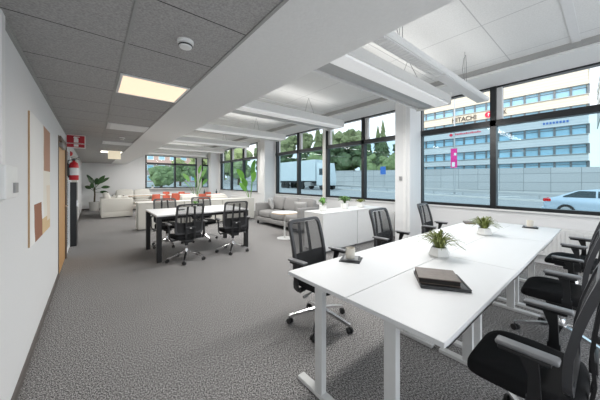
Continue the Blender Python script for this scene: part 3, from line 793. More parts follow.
# ------------------------------------------------------------------ white cabinet with plants
def cabinet(loc, w_, d_, h_, label, group, m, nd=2, cat='cabinet'):
    t = thing('storage_cabinet', label, cat, loc, 0, group)
    MB().box(0, w_, .02, d_, .04, h_-.025).build('body', m, t, smooth=False)
    MB().box(-.003, w_+.003, 0, d_, h_-.025, h_, .002, 1).build('top', m, t, smooth=False)
    MB().box(.02, w_-.02, .05, d_-.03, 0, .04).build('plinth', M['grey'], t, smooth=False)
    if not nd: MB().box(.003, w_-.003, 0, .019, .05, h_-.03, .0015, 1).build('back_panel', m, t, smooth=False)
    for k in range(nd):
        a = w_*k/nd+.004; b = w_*(k+1)/nd-.004
        dr = MB().box(a, b, 0, .019, .05, h_-.03, .0015, 1).build('door', m, t, smooth=False)
        hx = b-.04 if k % 2 == 0 else a+.04
        MB().box(hx-.005, hx+.005, -.012, 0, h_*.6, h_*.6+.1, .002).build('handle', m, dr, smooth=False)
    return t
G3 = 'white storage cabinets under the small plants'
cabinet((3.62, 3.69, 0), 1.10, .58, .83, 'white cabinet, the unit nearest the sofa side under the leftmost small plants', G3, M['cab'], 0)
cabinet((4.73, 3.69, 0), 1.0, .58, .83, 'white cabinet, the unit beside the radiator and near pillar', G3, M['cab'], 0)
G4 = 'small plants in white pots on the white cabinet'
leafy_plant('potted_plant', (3.90, 3.98, .83), 'leafy green plant in a white pot, leftmost of the three on the white cabinet', .078, .13, 40, .08, .19, 'leafb', group=G4)
leafy_plant('potted_plant', (4.62, 3.98, .83), 'bushy green plant in a white pot, middle of the three on the white cabinet', .085, .14, 60, .14, .19, 'leaf', group=G4)
leafy_plant('potted_plant', (5.22, 3.98, .83), 'pale small plant in a white pot, rightmost of the three on the white cabinet', .09, .13, 40, .10, .10, 'grass', group=G4)

# cream low cabinets behind the black-legged table
G5 = 'cream low cabinets in a row'
for k, lb in enumerate(('cream low cabinet at the left end of the row behind the black-legged table', 'cream low cabinet in the middle of the row behind the black-legged table', 'cream low cabinet at the right end of the row, next to the grey sofa')):
    cabinet((1.05+k*1.295, 8.85, 0), 1.28, .5, .83, lb, G5, M['cream'])

# ------------------------------------------------------------------ sofas
def cushion(mb, x0, x1, y0, y1, z0, z1, puff=.03, mtx=None):
    n = 8; V = {}
    cx, cy, cz = (x0+x1)/2, (y0+y1)/2, (z0+z1)/2; hx, hy, hz = (x1-x0)/2, (y1-y0)/2, (z1-z0)/2
    old = set(mb.bm.verts[:])
    r = bmesh.ops.create_cube(mb.bm, size=2); vs = r['verts']
    rr = bmesh.ops.subdivide_edges(mb.bm, edges=list({e for v in vs for e in v.link_edges}), cuts=6, use_grid_fill=True)
    vs = [v for v in mb.bm.verts if v not in old]
    for v in vs:
        x, y, z = v.co
        p = 5; L_ = (abs(x)**p+abs(y)**p+abs(z)**p)**(1/p)
        x, y, z = x/L_*1.0, y/L_*1.0, z/L_*1.0
        v.co = Vector((cx+x*hx+math.copysign(puff*(1-y*y)*(1-z*z), x)*(hx <= min(hy, hz)), cy+y*hy+math.copysign(puff*(1-x*x)*(1-z*z), y)*(hy <= min(hx, hz)), cz+z*hz+math.copysign(puff*(1-x*x)*(1-y*y), z)*(hz <= min(hx, hy))))
    mb._xf(vs, mtx)
    return mb
def make_sofa(name, loc, rz, W_, D_, label, m, seats=3, arm=.14, backz=.74, seatz=.45, armz=.68, group=None, full_base=False, cushz=.92, feet=True):
    # local: sits facing +Y, width along X, back at -Y
    t = thing(name, label, 'sofa' if seats > 1 else 'armchair', loc, rz, group)
    z0 = .12 if feet else .03
    MB().box(-W_/2, W_/2, -D_/2, D_/2, z0, .26, .02).build('base', m, t)
    for sx in (-1, 1): MB().box(sx*W_/2-(arm if sx > 0 else 0), sx*W_/2+(arm if sx < 0 else 0), -D_/2, D_/2, .24, armz, .03, 3).build('armrest', m, t, ang=50)
    MB().box(-W_/2+arm, W_/2-arm, -D_/2, -D_/2+.2, .24, backz, .03, 3).build('backrest', m, t, ang=50)
    iw = W_-2*arm; cw = iw/seats
    for k in range(seats):
        a = -iw/2+k*cw
        cushion(MB(), a+.004, a+cw-.004, -D_/2+.19, D_/2+.0, .25, seatz+.01, .02).build('seat_cushion', m, t, ang=60)
        mt = Matrix.Translation((0, -D_/2+.27, seatz)) @ Matrix.Rotation(-.0, 4, 'X') @ Matrix.Rotation(math.radians(12), 4, 'X')
        cushion(MB(), a+.006, a+cw-.006, -.09, .1, .0, cushz-seatz, .03, mt).build('back_cushion', m, t, ang=60)
    if feet:
        for sx in (-1, 1):
            for sy in (-1, 1): MB().box(sx*(W_/2-.08)-.03, sx*(W_/2-.08)+.03, sy*(D_/2-.08)-.03, sy*(D_/2-.08)+.03, 0, z0, .004).build('foot', M['blk_steel'], t, smooth=False)
    return t
def throw(loc, rz, tilt, label, m, group=None, s=.42):
    t = thing('throw_pillow', label, 'cushion', loc, rz, group)
    mb = MB()
    def f(sgn):
        def g_(u, v):
            x, y = 2*u-1, 2*v-1; k = (1-x*x)*(1-y*y)
            px, py = x*(1-.09*(1-y*y)), y*(1-.09*(1-x*x))
            return Vector((px*s/2, sgn*.085*k**.45, s/2+py*s/2))
        return g_
    mb.grid(f(1), 14, 14); mb.grid(f(-1), 14, 14)
    bmesh.ops.remove_doubles(mb.bm, verts=mb.bm.verts[:], dist=.0005)
    o = mb.build('pillow_cover', m, t, ang=70); o.rotation_euler = (tilt, 0, 0)
    return t
make_sofa('sofa', (4.92, 6.72, 0), PI/2, 2.5, .92, 'light grey three-seat fabric sofa with its back to the windows', M['sofa'], 3, seatz=.47, armz=.72, backz=.78, cushz=.95)
G6 = 'cushions on the light grey sofa'
throw((4.95, 7.52, .485), PI/2-.7, -.35, 'pale grey cushion leaning in the far left corner of the light grey sofa', M['pillow'], G6, .44)
throw((4.95, 5.95, .485), PI/2+.5, -.35, 'pale grey cushion at the right end of the light grey sofa, behind the white cabinet', M['pillow'], G6, .42)
# round side table
t = thing('side_table', 'round white-topped side table with a wooden edge in front of the grey sofa', 'side table', (3.88, 5.38, 0))
MB().lathe([(0, .675), (.335, .675), (.335, .682), (0, .682)], 40).build('tabletop', M['desk'], t)
MB().lathe([(0, .655), (.335, .655), (.34, .665), (.335, .675), (0, .675)], 40).build('wooden_edge', M['wood'], t)
MB().cyl((0, 0, .01), (0, 0, .66), .022).build('stem', M['steel_w'], t)
MB().lathe([(0, 0), (.2, 0), (.2, .01), (.04, .02), (0, .02)], 36).build('base', M['steel_w'], t)
# cream sofas in the lounge
make_sofa('sofa', (.79, 13.65, 0), -PI/2, 1.9, 1.05, 'cream sofa seen end-on at the left, nearest the potted palm', M['csofa'], 2, .2, .78, .48, .78, cushz=1.0, feet=False)
throw((.72, 13.1, .49), -PI/2-.35, -.4, 'cream cushion on the cream sofa seen end-on', M['csofa'], None, .46)
make_sofa('sofa', (1.75, 16.3, 0), PI, 1.9, .9, 'cream sofa against the back wall under the white wall', M['csofa'], 2, .15, .85, .5, .75, cushz=1.05, feet=False)
G7 = 'cream armchairs behind the low cabinets'
make_sofa('armchair', (2.95, 10.9, 0), .1, .95, .85, 'cream armchair behind the low cabinets, left one by the small table plant', M['csofa'], 1, .15, .88, .48, .7, group=G7, cushz=.98, feet=False)
make_sofa('armchair', (4.15, 10.7, 0), -.1, .95, .85, 'cream armchair behind the low cabinets, right one close to the side windows', M['csofa'], 1, .15, .85, .48, .7, group=G7, cushz=.96, feet=False)

# ------------------------------------------------------------------ cafe tables and red chairs
def cafe_table(loc, label, L_=1.6, W_=.7, h_=.78):
    t = thing('cafe_table', label, 'table', loc, 0, 'pale cafe tables in the far lounge')
    MB().box(-L_/2, L_/2, -W_/2, W_/2, h_-.015, h_, .003).build('tabletop', M['tabw'], t, smooth=False)
    MB().box(-L_/2, L_/2, -W_/2, W_/2, h_-.045, h_-.015, .003).build('wooden_edge', M['wood'], t, smooth=False)
    for sx in (-1, 1):
        MB().cyl((sx*(L_/2-.25), 0, .02), (sx*(L_/2-.25), 0, h_-.045), .03).box(sx*(L_/2-.25)-.03, sx*(L_/2-.25)+.03, -W_*.4, W_*.4, 0, .025, .004).build('leg', M['steel_w'], t)
cafe_table((2.1, 15.2, 0), 'pale long table in front of the back window, left of the red chairs', 1.8)
cafe_table((2.0, 12.3, 0), 'pale low table right of the end-on cream sofa', 1.3, .7, .62)
cafe_table((3.75, 14.6, 0), 'pale table among the red chairs, left of the tall green plant', 1.3)
cafe_table((4.75, 13.2, 0), 'pale table among the red chairs, nearest the side windows', 1.3)
def red_chair():
    t = thing('cafe_chair', '', 'chair', (0, 0, 0), 0, 'coral red cafe chairs in the far lounge')
    cushion(MB(), -.24, .24, -.2, .24, .42, .5, .01).build('seat', M['red'], t, ang=60)
    MB().grid(lambda u, v: Vector(((u-.5)*.5*(1-.15*v), -.2-.06*v+.1*abs(2*u-1)**3, .5+v*.48)), 8, 5, .035).build('backrest', M['red'], t, ang=60)
    t.scale = (.8, .8, .9)
    for sx in (-1, 1):
        for sy in (-1, 1): MB().cyl((sx*.16, sy*.14, .43), (sx*.21, sy*.2, 0), .014, .011, 10).build('leg', M['wood'], t)
    return t
rc = red_chair()
for i, (x, y, rz, lb) in enumerate((
    (2.25, 13.35, .2, 'coral red chair farthest left, beside the end-on cream sofa and low table'),
    (3.2, 13.75, -.1, 'coral red chair in the left pair before the back window'),
    (3.68, 13.7, .2, 'coral red chair at the right of the left pair before the back window'),
    (3.95, 15.4, PI, 'coral red chair facing the camera behind the table left of the tall plant'),
    (3.5, 12.75, .1, 'coral red chair just left of the tall green plant foot'),
    (4.10, 12.45, -.2, 'coral red chair directly before the table nearest the side windows, left one'),
    (4.75, 12.45, .1, 'coral red chair before the table nearest the side windows, right one'),
    (4.95, 14.0, PI, 'coral red chair facing the camera behind the table nearest the side windows'),
    (3.25, 15.85, PI, 'coral red chair by the long table in front of the back window'))):
    if i == 0: o = rc; o.location = (x, y, 0); o.rotation_euler.z = rz; o['label'] = lb
    else: dup(rc, (x, y, 0), rz, lb)
# small plant and screens on far tables
leafy_plant('potted_plant', (2.7, 16.85, 1.06), 'tiny plant on the back window sill at its left corner', .05, .1, 20, .06, .12, 'leaf')
for (x, y, lb) in ((4.45, 13.2, 'dark bottle on the table nearest the side windows, left one'), (5.1, 13.25, 'dark bottle on the table nearest the side windows, right one')):
    t = thing('bottle', lb, 'bottle', (x, y, .78), 0, 'dark bottles on the far table')
    MB().lathe([(0, 0), (.04, 0), (.042, .02), (.042, .16), (.015, .21), (.014, .26), (0, .26)]).build('body', M['carg'], t)
    MB().lathe([(0, .26), (.017, .26), (.017, .29), (0, .29)]).build('cap', M['grey'], t)

# ------------------------------------------------------------------ large plants
def paddle_plant(name, loc, label, leaves, m, pot_r, pot_h, potm='stone', trunk=.7, lw=.14, seed=3, cat='potted plant'):
    random.seed(seed)
    t = thing(name, label, cat, loc)
    MB().lathe([(0, 0), (pot_r*.85, 0), (pot_r, pot_h), (pot_r*.92, pot_h), (pot_r*.88, pot_h*.92), (0, pot_h*.92)], 28).build('pot', M[potm], t)
    MB().lathe([(0, pot_h*.94), (pot_r*.88, pot_h*.92)], 16).build('soil', M['soil'], t)
    if trunk: MB().tube([(0, 0, pot_h*.9), (.015, .01, pot_h+trunk*.5), (0, 0, pot_h+trunk)], [.04, .035, .03], 10).build('trunk', M['stem'], t)
    for (az, lean, hh, ll, wf) in leaves:
        c, s_ = math.cos(az), math.sin(az); zb = pot_h+trunk*random.uniform(.6, 1.) if trunk else pot_h*.9
        p0 = Vector((0, 0, zb)); p1 = Vector((c*lean*.45, s_*lean*.45, zb+hh*.6)); p2 = Vector((c*lean, s_*lean, zb+hh))
        pts = []
        nseg = 10
        d = (p2-p1).normalized()
        for i in range(nseg+1):
            k = i/nseg; pts.append(p2+d*ll*k+Vector((c, s_, 0))*.12*ll*k*k-Vector((0, 0, 1))*.25*ll*k*k*min(1, lean*2))
        mb = MB(); mb.tube([p0, p1, p2], [.012, .010, .008], 6)
        wd = Matrix.Rotation(random.choice((-1, 1))*random.uniform(.75, 1.25), 3, d) @ Vector((-s_, c, 0)); rings = []
        for i, p in enumerate(pts):
            k = i/nseg; wl = lw*wf*math.sin(PI*min(1, k*.93+.05))**.7
            rings.append([mb.bm.verts.new(p-wd*wl/2+Vector((0, 0, .012))), mb.bm.verts.new(p), mb.bm.verts.new(p+wd*wl/2+Vector((0, 0, .012)))])
        fs = []
        for A, B in zip(rings, rings[1:]):
            for j in range(2): fs.append(mb.bm.faces.new((A[j], A[j+1], B[j+1], B[j])))
        mb.build('leaf', M[m], t, ang=80)
paddle_plant('potted_palm', (.08, 16.35, 0), 'tall dark green paddle-leaved plant in a grey stone pot, back left corner',
    [(-.2, .12, .35, .55, 1.1), (.3, .22, .30, .50, 1), (PI-.3, .12, .35, .35, 1.1), (PI+.2, .14, .15, .25, 1), (0, .28, .10, .32, .9), (.1, .22, .0, .3, .8), (PI, .06, .30, .40, 1.2), (-PI/2+.3, .15, .4, .4, 1), (-PI/2-.3, .18, .25, .35, 1.1)], 'leafd', .22, .45, trunk=.72, lw=.2)
paddle_plant('potted_palm', (4.22, 13.75, 0), 'tall bright green plant rising above the red chairs before the back window',
    [(.2, .30, 1.3, .6, 1), (PI-.4, .35, 1.1, .55, 1.2), (-.9, .15, 1.5, .5, .9), (PI+.5, .45, .8, .5, 1), (.5, .45, .9, .55, 1), (PI/2, .2, 1.2, .5, 1), (-2, .25, 1.0, .5, 1), (0, .15, 1.0, .5, .8)], 'leafb', .2, .4, 'ceramic', trunk=0, lw=.17, seed=5)
paddle_plant('potted_palm', (5.15, 9.6, 0), 'tall bright green broad-leaved plant beside the middle pillar, behind the low cabinets',
    [(PI-.2, .30, 1.1, .55, 1.2), (PI+.6, .35, .8, .5, 1.1), (-.5, .08, 1.4, .55, 1.1), (.4, .12, 1.2, .5, 1.1), (PI/2+.4, .3, .9, .5, 1), (-PI/2, .2, 1.0, .5, 1.2), (PI-.6, .2, .6, .45, 1)], 'leafb', .18, .5, 'ceramic', trunk=0, lw=.2, seed=9)

# ------------------------------------------------------------------ outside
def gz(y): return -.36+.02*y
def gbox(name, x0, x1, y0, y1, dz0, dz1, m):
    mb = MB(); P = [(x0, y0), (x1, y0), (x1, y1), (x0, y1)]
    A = [mb.bm.verts.new((x, y, gz(y)+dz0)) for x, y in P]; B = [mb.bm.verts.new((x, y, gz(y)+dz1)) for x, y in P]
    mb.bm.faces.new(A); mb.bm.faces.new(B)
    for k in range(4): mb.bm.faces.new((A[k], A[(k+1) % 4], B[(k+1) % 4], B[k]))
    return mb.build(name, m, None, smooth=False)
struct(gbox('road', 6.6, 51.5, -40, 160, -.5, 0, M['asphalt']))
struct(gbox('ground', 51.5, 200, -60, 260, -.6, -.05, M['lawn']))
struct(gbox('ground', -60, 6.6, 17.3, 160, -.6, 0, M['lawn']))
for i, (x0, x1) in enumerate(((10.5, 10.8), (29.5, 30.2), (39.5, 39.8), (48.0, 48.3))):
    struct(gbox('kerb', x0, x1, -40, 160, 0, .14, M['kerb']))
mb = MB()
for xx in (14.9, 34.8):
    for k in range(30): mb.box(xx-.07, xx+.07, -30+k*6, -27+k*6, gz(-28.5+k*6)+.0, gz(-28.5+k*6)+.035)
struct(mb.build('road_marking', M['white'], None, smooth=False))
# guard rail along the road
t = thing('guard_rail', 'thin grey guard rail running along the road outside', 'guard rail', (30.6, -20, 0))
mb = MB(); P = [(0, 0), (.05, 0)]
for z_ in (.55,):
    A = [(0, 0, gz(-20)+z_), (0, 90, gz(70)+z_)]
    mb.bar(A, .06, .22, (1, 0, 0))
mb.build('rail', M['pole'], t, smooth=False)
for k in range(0, 46):
    if k < 24: MB().box(.02, .1, k*3-.05, k*3+.05, gz(-20+k*3)-.1, gz(-20+k*3)+.6).build('post', M['pole'], t, smooth=False)
# retaining wall
t = tag(gbox('retaining_wall', 51.5, 52.1, -30, 120, -.3, 3.7, M['retain']), 'long grey concrete retaining wall across the road below the office building', 'wall')
# office building
u = Vector((-.047, .999, 0)); 
ang = math.atan2(u.y, u.x)-PI/2
B0 = thing('office_building', 'large cream office building with five ribbon window rows across the road', 'building', (60.5, 2.2, 0), ang)
# local: facade along +Y at X=0, depth +X
LB, DB = 28.5, 26
bands = [16.05, 12.9, 9.75, 6.65, 3.9]
mb = MB(); zs = 0; prev = 0
lv = sorted(bands)
edges = [0]+[v for b_ in lv for v in (b_-.74, b_+.74)]+[19.9]
for k in range(0, len(edges), 2):
    mb.box(0, DB, 0, LB, edges[k], edges[k+1])
mb.box(.5, DB, .5, LB-.5, 0, 19.6)
mb.build('wall', M['fac'], B0, smooth=False)
for zb_ in bands:
    wd_ = MB().box(.25, .35, .3, LB-.3, zb_-.74, zb_+.74).box(.3, DB-.3, .25, .35, zb_-.74, zb_+.74).build('window_band', M['bwin'], B0, smooth=False)
    mb = MB()
    n = 15
    for k in range(n+1): mb.box(.05, .3, LB*k/n-.14, LB*k/n+.14, zb_-.74, zb_+.74)
    for k in range(1, 16): mb.box(DB*k/16-.09, DB*k/16+.09, .1, .3, zb_-.74, zb_+.74)
    mb.box(-.12, 0, -.12, LB, zb_+.76, zb_+.82); mb.box(0, DB, -.12, 0, zb_+.76, zb_+.82); mb.box(.1, .3, 0, LB, zb_+.3, zb_+.36)
    mb.build('mullion', M['bmull'], wd_, smooth=False)
    MB().box(-.2, 0, -.2, LB, zb_-.80, zb_-.74).build('window_ledge', M['kerb'], B0, smooth=False)
MB().box(-.15, DB, -.15, LB+.15, 19.9, 20.1).build('roof_edge', M['kerb'], B0, smooth=False)
mb = MB()
for zz in (14.6, 16.9, 18.3, 11.4): mb.box(.6, 14, -1.3, -1.2, zz, zz+.08)
for xx in (1, 5, 9, 13): mb.box(xx, xx+.08, -1.3, 0, 16.9, 16.98); mb.box(xx, xx+.08, -1.3, -1.2, 11.4, 18.4)
mb.build('side_gantry', M['pole'], B0, smooth=False)
MB().box(-2.2, 0, -1, LB, 2.2, 2.6).build('podium_ledge', M['facside'], B0, smooth=False)
def lettering(name, txt, size, t_, z, m, par, depth=.06, ext=1.0):
    cu = bpy.data.curves.new(name, 'FONT'); cu.body = txt; cu.size = size; cu.extrude = depth; cu.align_x = 'CENTER'; cu.offset = .012*size
    tmp = bpy.data.objects.new('tmp', cu); C.objects.link(tmp)
    dg = bpy.context.evaluated_depsgraph_get()
    me = bpy.data.meshes.new_from_object(tmp.evaluated_get(dg)); bpy.data.objects.remove(tmp)
    me.materials.clear(); me.materials.append(m); me.name = name
    o = bpy.data.objects.new(name, me); C.objects.link(o); o.parent = par
    # facade faces -X: readable from -X, text runs towards -Y
    o.rotation_euler = (PI/2, 0, -PI/2); o.location = (-.08, t_, z); o.scale = (ext, 1, 1)
    return o
lettering('sign_lettering', 'HITACHI', 1.3, 17.1, 13.95, M['lett'], B0, ext=.88)
MB().cyl((-.12, 12.9, 14.45), (0, 12.9, 14.45), .58, n=28).build('round_logo', M['logo'], B0)
MB().prism([(12.98, 14.15), (12.98, 14.75), (12.86, 14.75), (12.7, 14.6), (12.7, 14.5), (12.86, 14.58), (12.86, 14.15)], -.16, -.12, 'x').build('logo_mark', M['white'], B0, smooth=False)
lettering('sign_lettering', 'ABK', 1.1, 10.95, 14.15, M['lett'], B0, ext=.8)
# red strip sign, too small to read: a dot and short strokes
mb = MB(); mb.cyl((-.1, 19.5, 11.3), (0, 19.5, 11.3), .3, n=16)
for k in range(14): mb.box(-.08, 0, 18.7-k*.33-.2, 18.7-k*.33, 11.2, 11.45+.12*(k % 3 == 0))
mb.build('red_lettering', M['logo'], B0, smooth=False)
mb = MB()
for k in range(8): mb.box(-.08, 0, 5.2-k*.4-.25, 5.2-k*.4, 11.15, 11.5)
mb.build('blue_lettering', M['blue'], B0, smooth=False)
# banner pole
t = thing('banner_pole', 'tall grey lamp pole with a pink banner beside the road', 'lamp pole', (30.9, 10.9, gz(10.9)))
MB().cyl((0, 0, 0), (0, 0, 11), .1, .07).lathe([(0, 0), (.3, 0), (.3, .15), (.12, .2), (0, .2)]).build('pole', M['pole'], t)
MB().bar([(0, 0, 11), (-.4, 0, 11.4), (-1.6, 0, 11.5)], .08, .08, (0, 1, 0)).build('lamp_arm', M['pole'], t)
MB().grid(lambda a, b: Vector((-.14+.02*math.sin(b*9), -.32+a*.64, 3.1+b*2.1)), 4, 12, .02).build('banner', M['pink'], t, ang=80)
MB().box(-.17, -.165, -.1, .2, 3.2, 3.7).box(-.17, -.165, -.25, -.02, 4.1, 4.7).build('banner_print', M['white'], t, smooth=False)
for zz in (3.05, 5.25): MB().cyl((-.14, -.34, zz), (-.14, .34, zz), .02).build('banner_arm', M['pole'], t)
# car (faces -Y), silver blue
zc = gz(0)
t = thing('car', 'silver-blue car driving on the road outside the nearest window', 'car', (19.6, 0.1, zc))
prof = [(2.15, .42), (2.2, .62), (2.15, .88), (1.95, .98), (1.2, 1.02), (-.9, 1.0), (-2.0, .82), (-2.28, .62), (-2.25, .32), (-1.9, .22), (1.8, .22)]
MB().prism(prof, -.88, .88, 'x', .06).build('body', M['car'], t, ang=50)
cab = [(1.85, .97), (1.0, 1.36), (.3, 1.45), (-.35, 1.40), (-1.25, .97)]
mb = MB()
A = [mb.bm.verts.new((-.80, y, z)) if z < 1.2 else mb.bm.verts.new((-.62, y, z)) for y, z in cab]
B = [mb.bm.verts.new((.80, y, z)) if z < 1.2 else mb.bm.verts.new((.62, y, z)) for y, z in cab]
mb.bm.faces.new(A); mb.bm.faces.new(B)
for k in range(5): mb.bm.faces.new((A[k], A[(k+1) % 5], B[(k+1) % 5], B[k]))
mb.build('cabin', M['car'], t, ang=30)
def sidewin(y0, y1, sx):
    def zt(y): return 1.36 if .0 < y < .9 else (1.36-.36*(y-.9)/.75 if y >= .9 else 1.36-.38*(0-y)/1.15)
    def xx(z): return sx*(.80-.18*(z-.97)/.43+.012)
    pts = [(y0, 1.02), (y1, 1.02), (y1, max(1.04, zt(y1)-.02)), ((y0+y1)/2, zt((y0+y1)/2)-.01), (y0, max(1.04, zt(y0)-.02))]
    mb = MB(); A = [mb.bm.verts.new((xx(z), y, z)) for y, z in pts]; B = [mb.bm.verts.new((xx(z)-sx*.02, y, z)) for y, z in pts]
    mb.bm.faces.new(A); mb.bm.faces.new(B)
    for k in range(5): mb.bm.faces.new((A[k], A[(k+1) % 5], B[(k+1) % 5], B[k]))
    return mb.build('side_window', M['carg'], t, smooth=False)
for sx in (-1, 1): sidewin(.35, 1.45, sx); sidewin(-.95, .28, sx)
for sx in (-1, 1):
    for yy in (1.35, -1.45):
        wh = MB().cyl((sx*.72, yy, .33), (sx*.92, yy, .33), .33, n=28).build('wheel', M['tyre'], t)
        MB().cyl((sx*.915, yy, .33), (sx*.93, yy, .33), .21, n=20).build('hub_cap', M['chrome'], wh)
    MB().box(sx*.55-.28 if sx > 0 else sx*.9, sx*.9 if sx > 0 else -.27, 1.9, 2.2, .78, .93, .02).build('tail_light', M['tail'], t)
MB().box(-.85, .85, 2.1, 2.26, .3, .5, .03).build('rear_bumper', M['car'], t)
# truck
zt_ = gz(30)
t = thing('truck', 'white box truck parked across the road behind the grey sofa window', 'truck', (26.0, 31.3, zt_))
MB().box(-1.2, 1.2, -4.4, 4.9, 1.25, 4.35, .05).build('cargo_box', M['truckw'], t, smooth=False)
MB().box(-.9, .9, -6.0, 4.8, .95, 1.25).build('chassis', M['black'], t, smooth=False)
MB().prism([(-6.3, .6), (-4.6, .6), (-4.6, 3.9), (-6.0, 3.8), (-6.25, 2.3), (-6.35, 1.2)], -1.15, 1.15, 'x', .06).build('cab', M['truckw'], t, ang=40)
for sx in (-1, 1):
    MB().box(sx*1.16-.01, sx*1.16+.01, -6.2, -5.2, 2.1, 3.0).build('cab_window', M['carg'], t, smooth=False)
    for yy in (-5.7, -1.2, 2.6, 3.7):
        MB().cyl((sx*.8, yy, .5), (sx*1.14, yy, .5), .5, n=24).build('wheel', M['tyre'], t)
MB().box(-1.2, 1.2, -3.4, -2.0, .5, 1.1, .05).build('fuel_tank', M['grey'], t, smooth=False)
# road sign
t = thing('road_sign', 'small blue road sign on a post before the retaining wall', 'road sign', (46.0, 29.4, gz(29.4)))
MB().cyl((0, 0, 0), (0, 0, 4.2), .06).build('post', M['pole'], t)
MB().box(-.1, -.04, -.6, .6, 2.6, 4.2).build('sign_board', M['blue'], t, smooth=False)

# trees
def conifer(x, y, h, label, seed, w=.24):
    random.seed(seed)
    t = thing('conifer', label, 'tree', (x, y, gz(y)-.05), 0, 'trees across the road')
    MB().cyl((0, 0, 0), (0, 0, h*.95), h*.014+.05, .03, 10).build('trunk', M['bark'], t)
    mb = MB(); n = 13
    for k in range(n):
        z0 = h*(.12+.86*k/n); R = h*w*(1-k/n)**.8*random.uniform(.8, 1.15)+.15; zt2 = z0+h*.14
        N_ = 26; ring = []
        tip = mb.bm.verts.new((random.uniform(-.1, .1), random.uniform(-.1, .1), zt2))
        for j in range(N_):
            rr = R*(random.uniform(.75, 1.2) if j % 2 else random.uniform(.4, .75))
            ring.append(mb.bm.verts.new((rr*math.cos(2*PI*j/N_), rr*math.sin(2*PI*j/N_), z0-(.04*h if j % 2 else 0)*random.uniform(.5, 1.2))))
        low = mb.bm.verts.new((0, 0, z0+.03*h))
        for j in range(N_):
            mb.bm.faces.new((ring[j], ring[(j+1) % N_], tip)); mb.bm.faces.new((ring[(j+1) % N_], ring[j], low))
    mb.build('crown', M['conif'], t, smooth=False)
def broad(x, y, h, r, label, seed, m='decid'):
    random.seed(seed)
    t = thing('broadleaf_tree', label, 'tree', (x, y, gz(y)-.05), 0, 'trees across the road')
    MB().cyl((0, 0, 0), (0, 0, h*.6), .2, .1, 10).build('trunk', M['bark'], t)
    mb = MB()
    for k in range(26):
        a = random.uniform(0, 2*PI); z_ = random.uniform(.3, .92)*h; rr = r*random.uniform(0, .75)*math.sin(PI*min(1, z_/h*.95))**.5
        mb.ico((rr*math.cos(a), rr*math.sin(a), z_), r*random.uniform(.25, .42), 2, .22)
    mb.build('crown', M[m], t, smooth=False)
tl = [(74, 62, 25), (72, 55, 22), (78, 50, 25), (70, 72, 24), (66, 78, 22), (80, 66, 28), (62, 88, 25), (58, 96, 22), (72, 46, 21), (80, 43, 24), (84, 56, 26), (72, 84, 28), (52, 104, 22), (64, 104, 28), (46, 110, 24), (40, 120, 26), (76, 38, 17), (84, 36, 19), (70, 50, 19), (68, 60, 23), (64, 68, 25), (60, 80, 24), (55, 86, 22), (76, 58, 26), (70, 66, 25), (86, 46, 22)]
pos = ['first', 'second', 'third', 'fourth', 'fifth', 'sixth', 'seventh', 'eighth', 'ninth', 'tenth', 'eleventh', 'twelfth', 'thirteenth', 'fourteenth', 'fifteenth', 'sixteenth', 'seventeenth', 'eighteenth', 'nineteenth', 'twentieth', 'twenty-first', 'twenty-second', 'twenty-third', 'twenty-fourth', 'twenty-fifth', 'twenty-sixth', 'twenty-seventh', 'twenty-eighth']
import functools
def pxof(x, y): d = .633*x+.774*y; return (.774*x-.633*y)/d
order = sorted(range(len(tl)), key=lambda i: pxof(tl[i][0], tl[i][1]))
rank = {i: k for k, i in enumerate(order)}
for i, (x, y, h) in enumerate(tl):
    if i % 2: broad(x, y, h*.78, 4.6, 'tall dark leafy tree beyond the retaining wall, %s from the left in the forest row' % pos[rank[i]], 20+i, 'conif')
    else: conifer(x, y, h*(.78+.12*((i*7) % 3)/3), 'dark green conifer beyond the retaining wall, %s from the left in the forest row' % pos[rank[i]], 20+i, .19)
bl = [(66, 40, 9, 4, 'low yellow-green tree right of the truck, behind the retaining wall'), (56.5, 40.5, 8, 3, 'low yellow-green tree next to the near pillar, behind the retaining wall'),
      (60, 64, 10, 4.5, 'round green tree above the left end of the truck'), (30, 62, 9, 4, 'round green tree outside the distant side windows, right one'),
      (24, 70, 10, 4.5, 'round green tree outside the distant side windows, left one'), (12, 48, 4.5, 2.4, 'round green tree outside the left half of the back window'),
      (20, 60, 7, 3.5, 'round green tree outside the right half of the back window'), (7.5, 40, 3.2, 2, 'low green bush outside the left corner of the back window'),
      (24, 50, 7.5, 3.2, 'round green tree outside the narrow back window'), (67, -4.5, 7, 3, 'green tree at the foot of the cream office building side'), (72, -9, 7, 3.4, 'green tree at the far right beyond the retaining wall')]
for i, (x, y, h, r, lb) in enumerate(bl): broad(x, y, h, r, lb, 60+i)
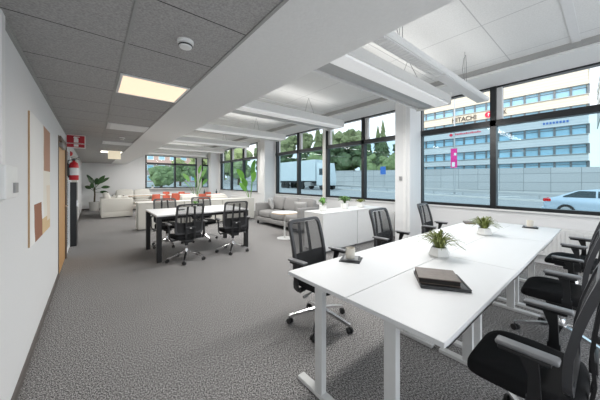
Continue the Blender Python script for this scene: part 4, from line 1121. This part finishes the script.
# brick building beyond the back window
t = thing('apartment_building', 'reddish apartment building seen through the back window', 'building', (8, 82, 0), -.2)
MB().box(0, 20, 0, 8, 0, 12.5).build('wall', M['bricks'], t, smooth=False)
for k in range(4):
    for j in range(7):
        fr = MB().box(1+j*2.8, 2.6+j*2.8, -.06, 0, 1.6+k*2.9, 3.1+k*2.9).build('window', M['white'], t, smooth=False)
        MB().box(1.12+j*2.8, 2.48+j*2.8, -.08, -.06, 1.72+k*2.9, 2.98+k*2.9).build('pane', M['bwin'], fr, smooth=False)
MB().box(-.3, 20.3, -.3, 10.3, 12.5, 12.9).build('roof', M['facw'], t, smooth=False)

# ------------------------------------------------------------------ light
wd = bpy.data.worlds.new('sky'); bpy.context.scene.world = wd; wd.use_nodes = True
N, L = wd.node_tree.nodes, wd.node_tree.links
bg = N['Background']
tc = N.new('ShaderNodeTexCoord'); mp = N.new('ShaderNodeMapping'); mp.inputs['Scale'].default_value = (1, 1, 3)
nz = N.new('ShaderNodeTexNoise'); nz.inputs['Scale'].default_value = 2.2; nz.inputs['Detail'].default_value = 5
L.new(tc.outputs['Generated'], mp.inputs[0]); L.new(mp.outputs[0], nz.inputs['Vector'])
cr = N.new('ShaderNodeValToRGB'); cr.color_ramp.elements[0].position = .40; cr.color_ramp.elements[1].position = .56
cr.color_ramp.elements[0].color = (.74, .86, 1.0, 1); cr.color_ramp.elements[1].color = (1, 1, 1, 1)
L.new(nz.outputs['Fac'], cr.inputs[0]); L.new(cr.outputs[0], bg.inputs[0]); bg.inputs[1].default_value = 1.15
sl = bpy.data.lights.new('sun', 'SUN'); sl.energy = 1.6; sl.angle = .2; sl.color = (1, .96, .9)
so = bpy.data.objects.new('sun', sl); C.objects.link(so); so.rotation_euler = Vector((.75, .35, -.62)).to_track_quat('-Z', 'Y').to_euler()

# ------------------------------------------------------------------ camera
cd = bpy.data.cameras.new('camera'); cam = bpy.data.objects.new('camera', cd); C.objects.link(cam)
cd.sensor_width = 36; cd.lens = 254/600*36; cd.shift_y = -19/600
cam.location = (0, 0, 1.49); cam.rotation_euler = (PI/2, 0, -math.radians(39.27))
cd.clip_start = .05; cd.clip_end = 600
# real-size scaling of everything about the floor origin
for o in [o for o in bpy.data.objects if o.parent is None]:
    o.location = o.location*S
    if o.type in {'MESH', 'EMPTY'}: o.scale = o.scale*S
sc = bpy.context.scene
sc.camera = cam
sc.view_settings.view_transform = 'Standard'; sc.view_settings.look = 'None'
sc.view_settings.exposure = 0.9; sc.view_settings.gamma = 1
sc.view_settings.use_curve_mapping = False
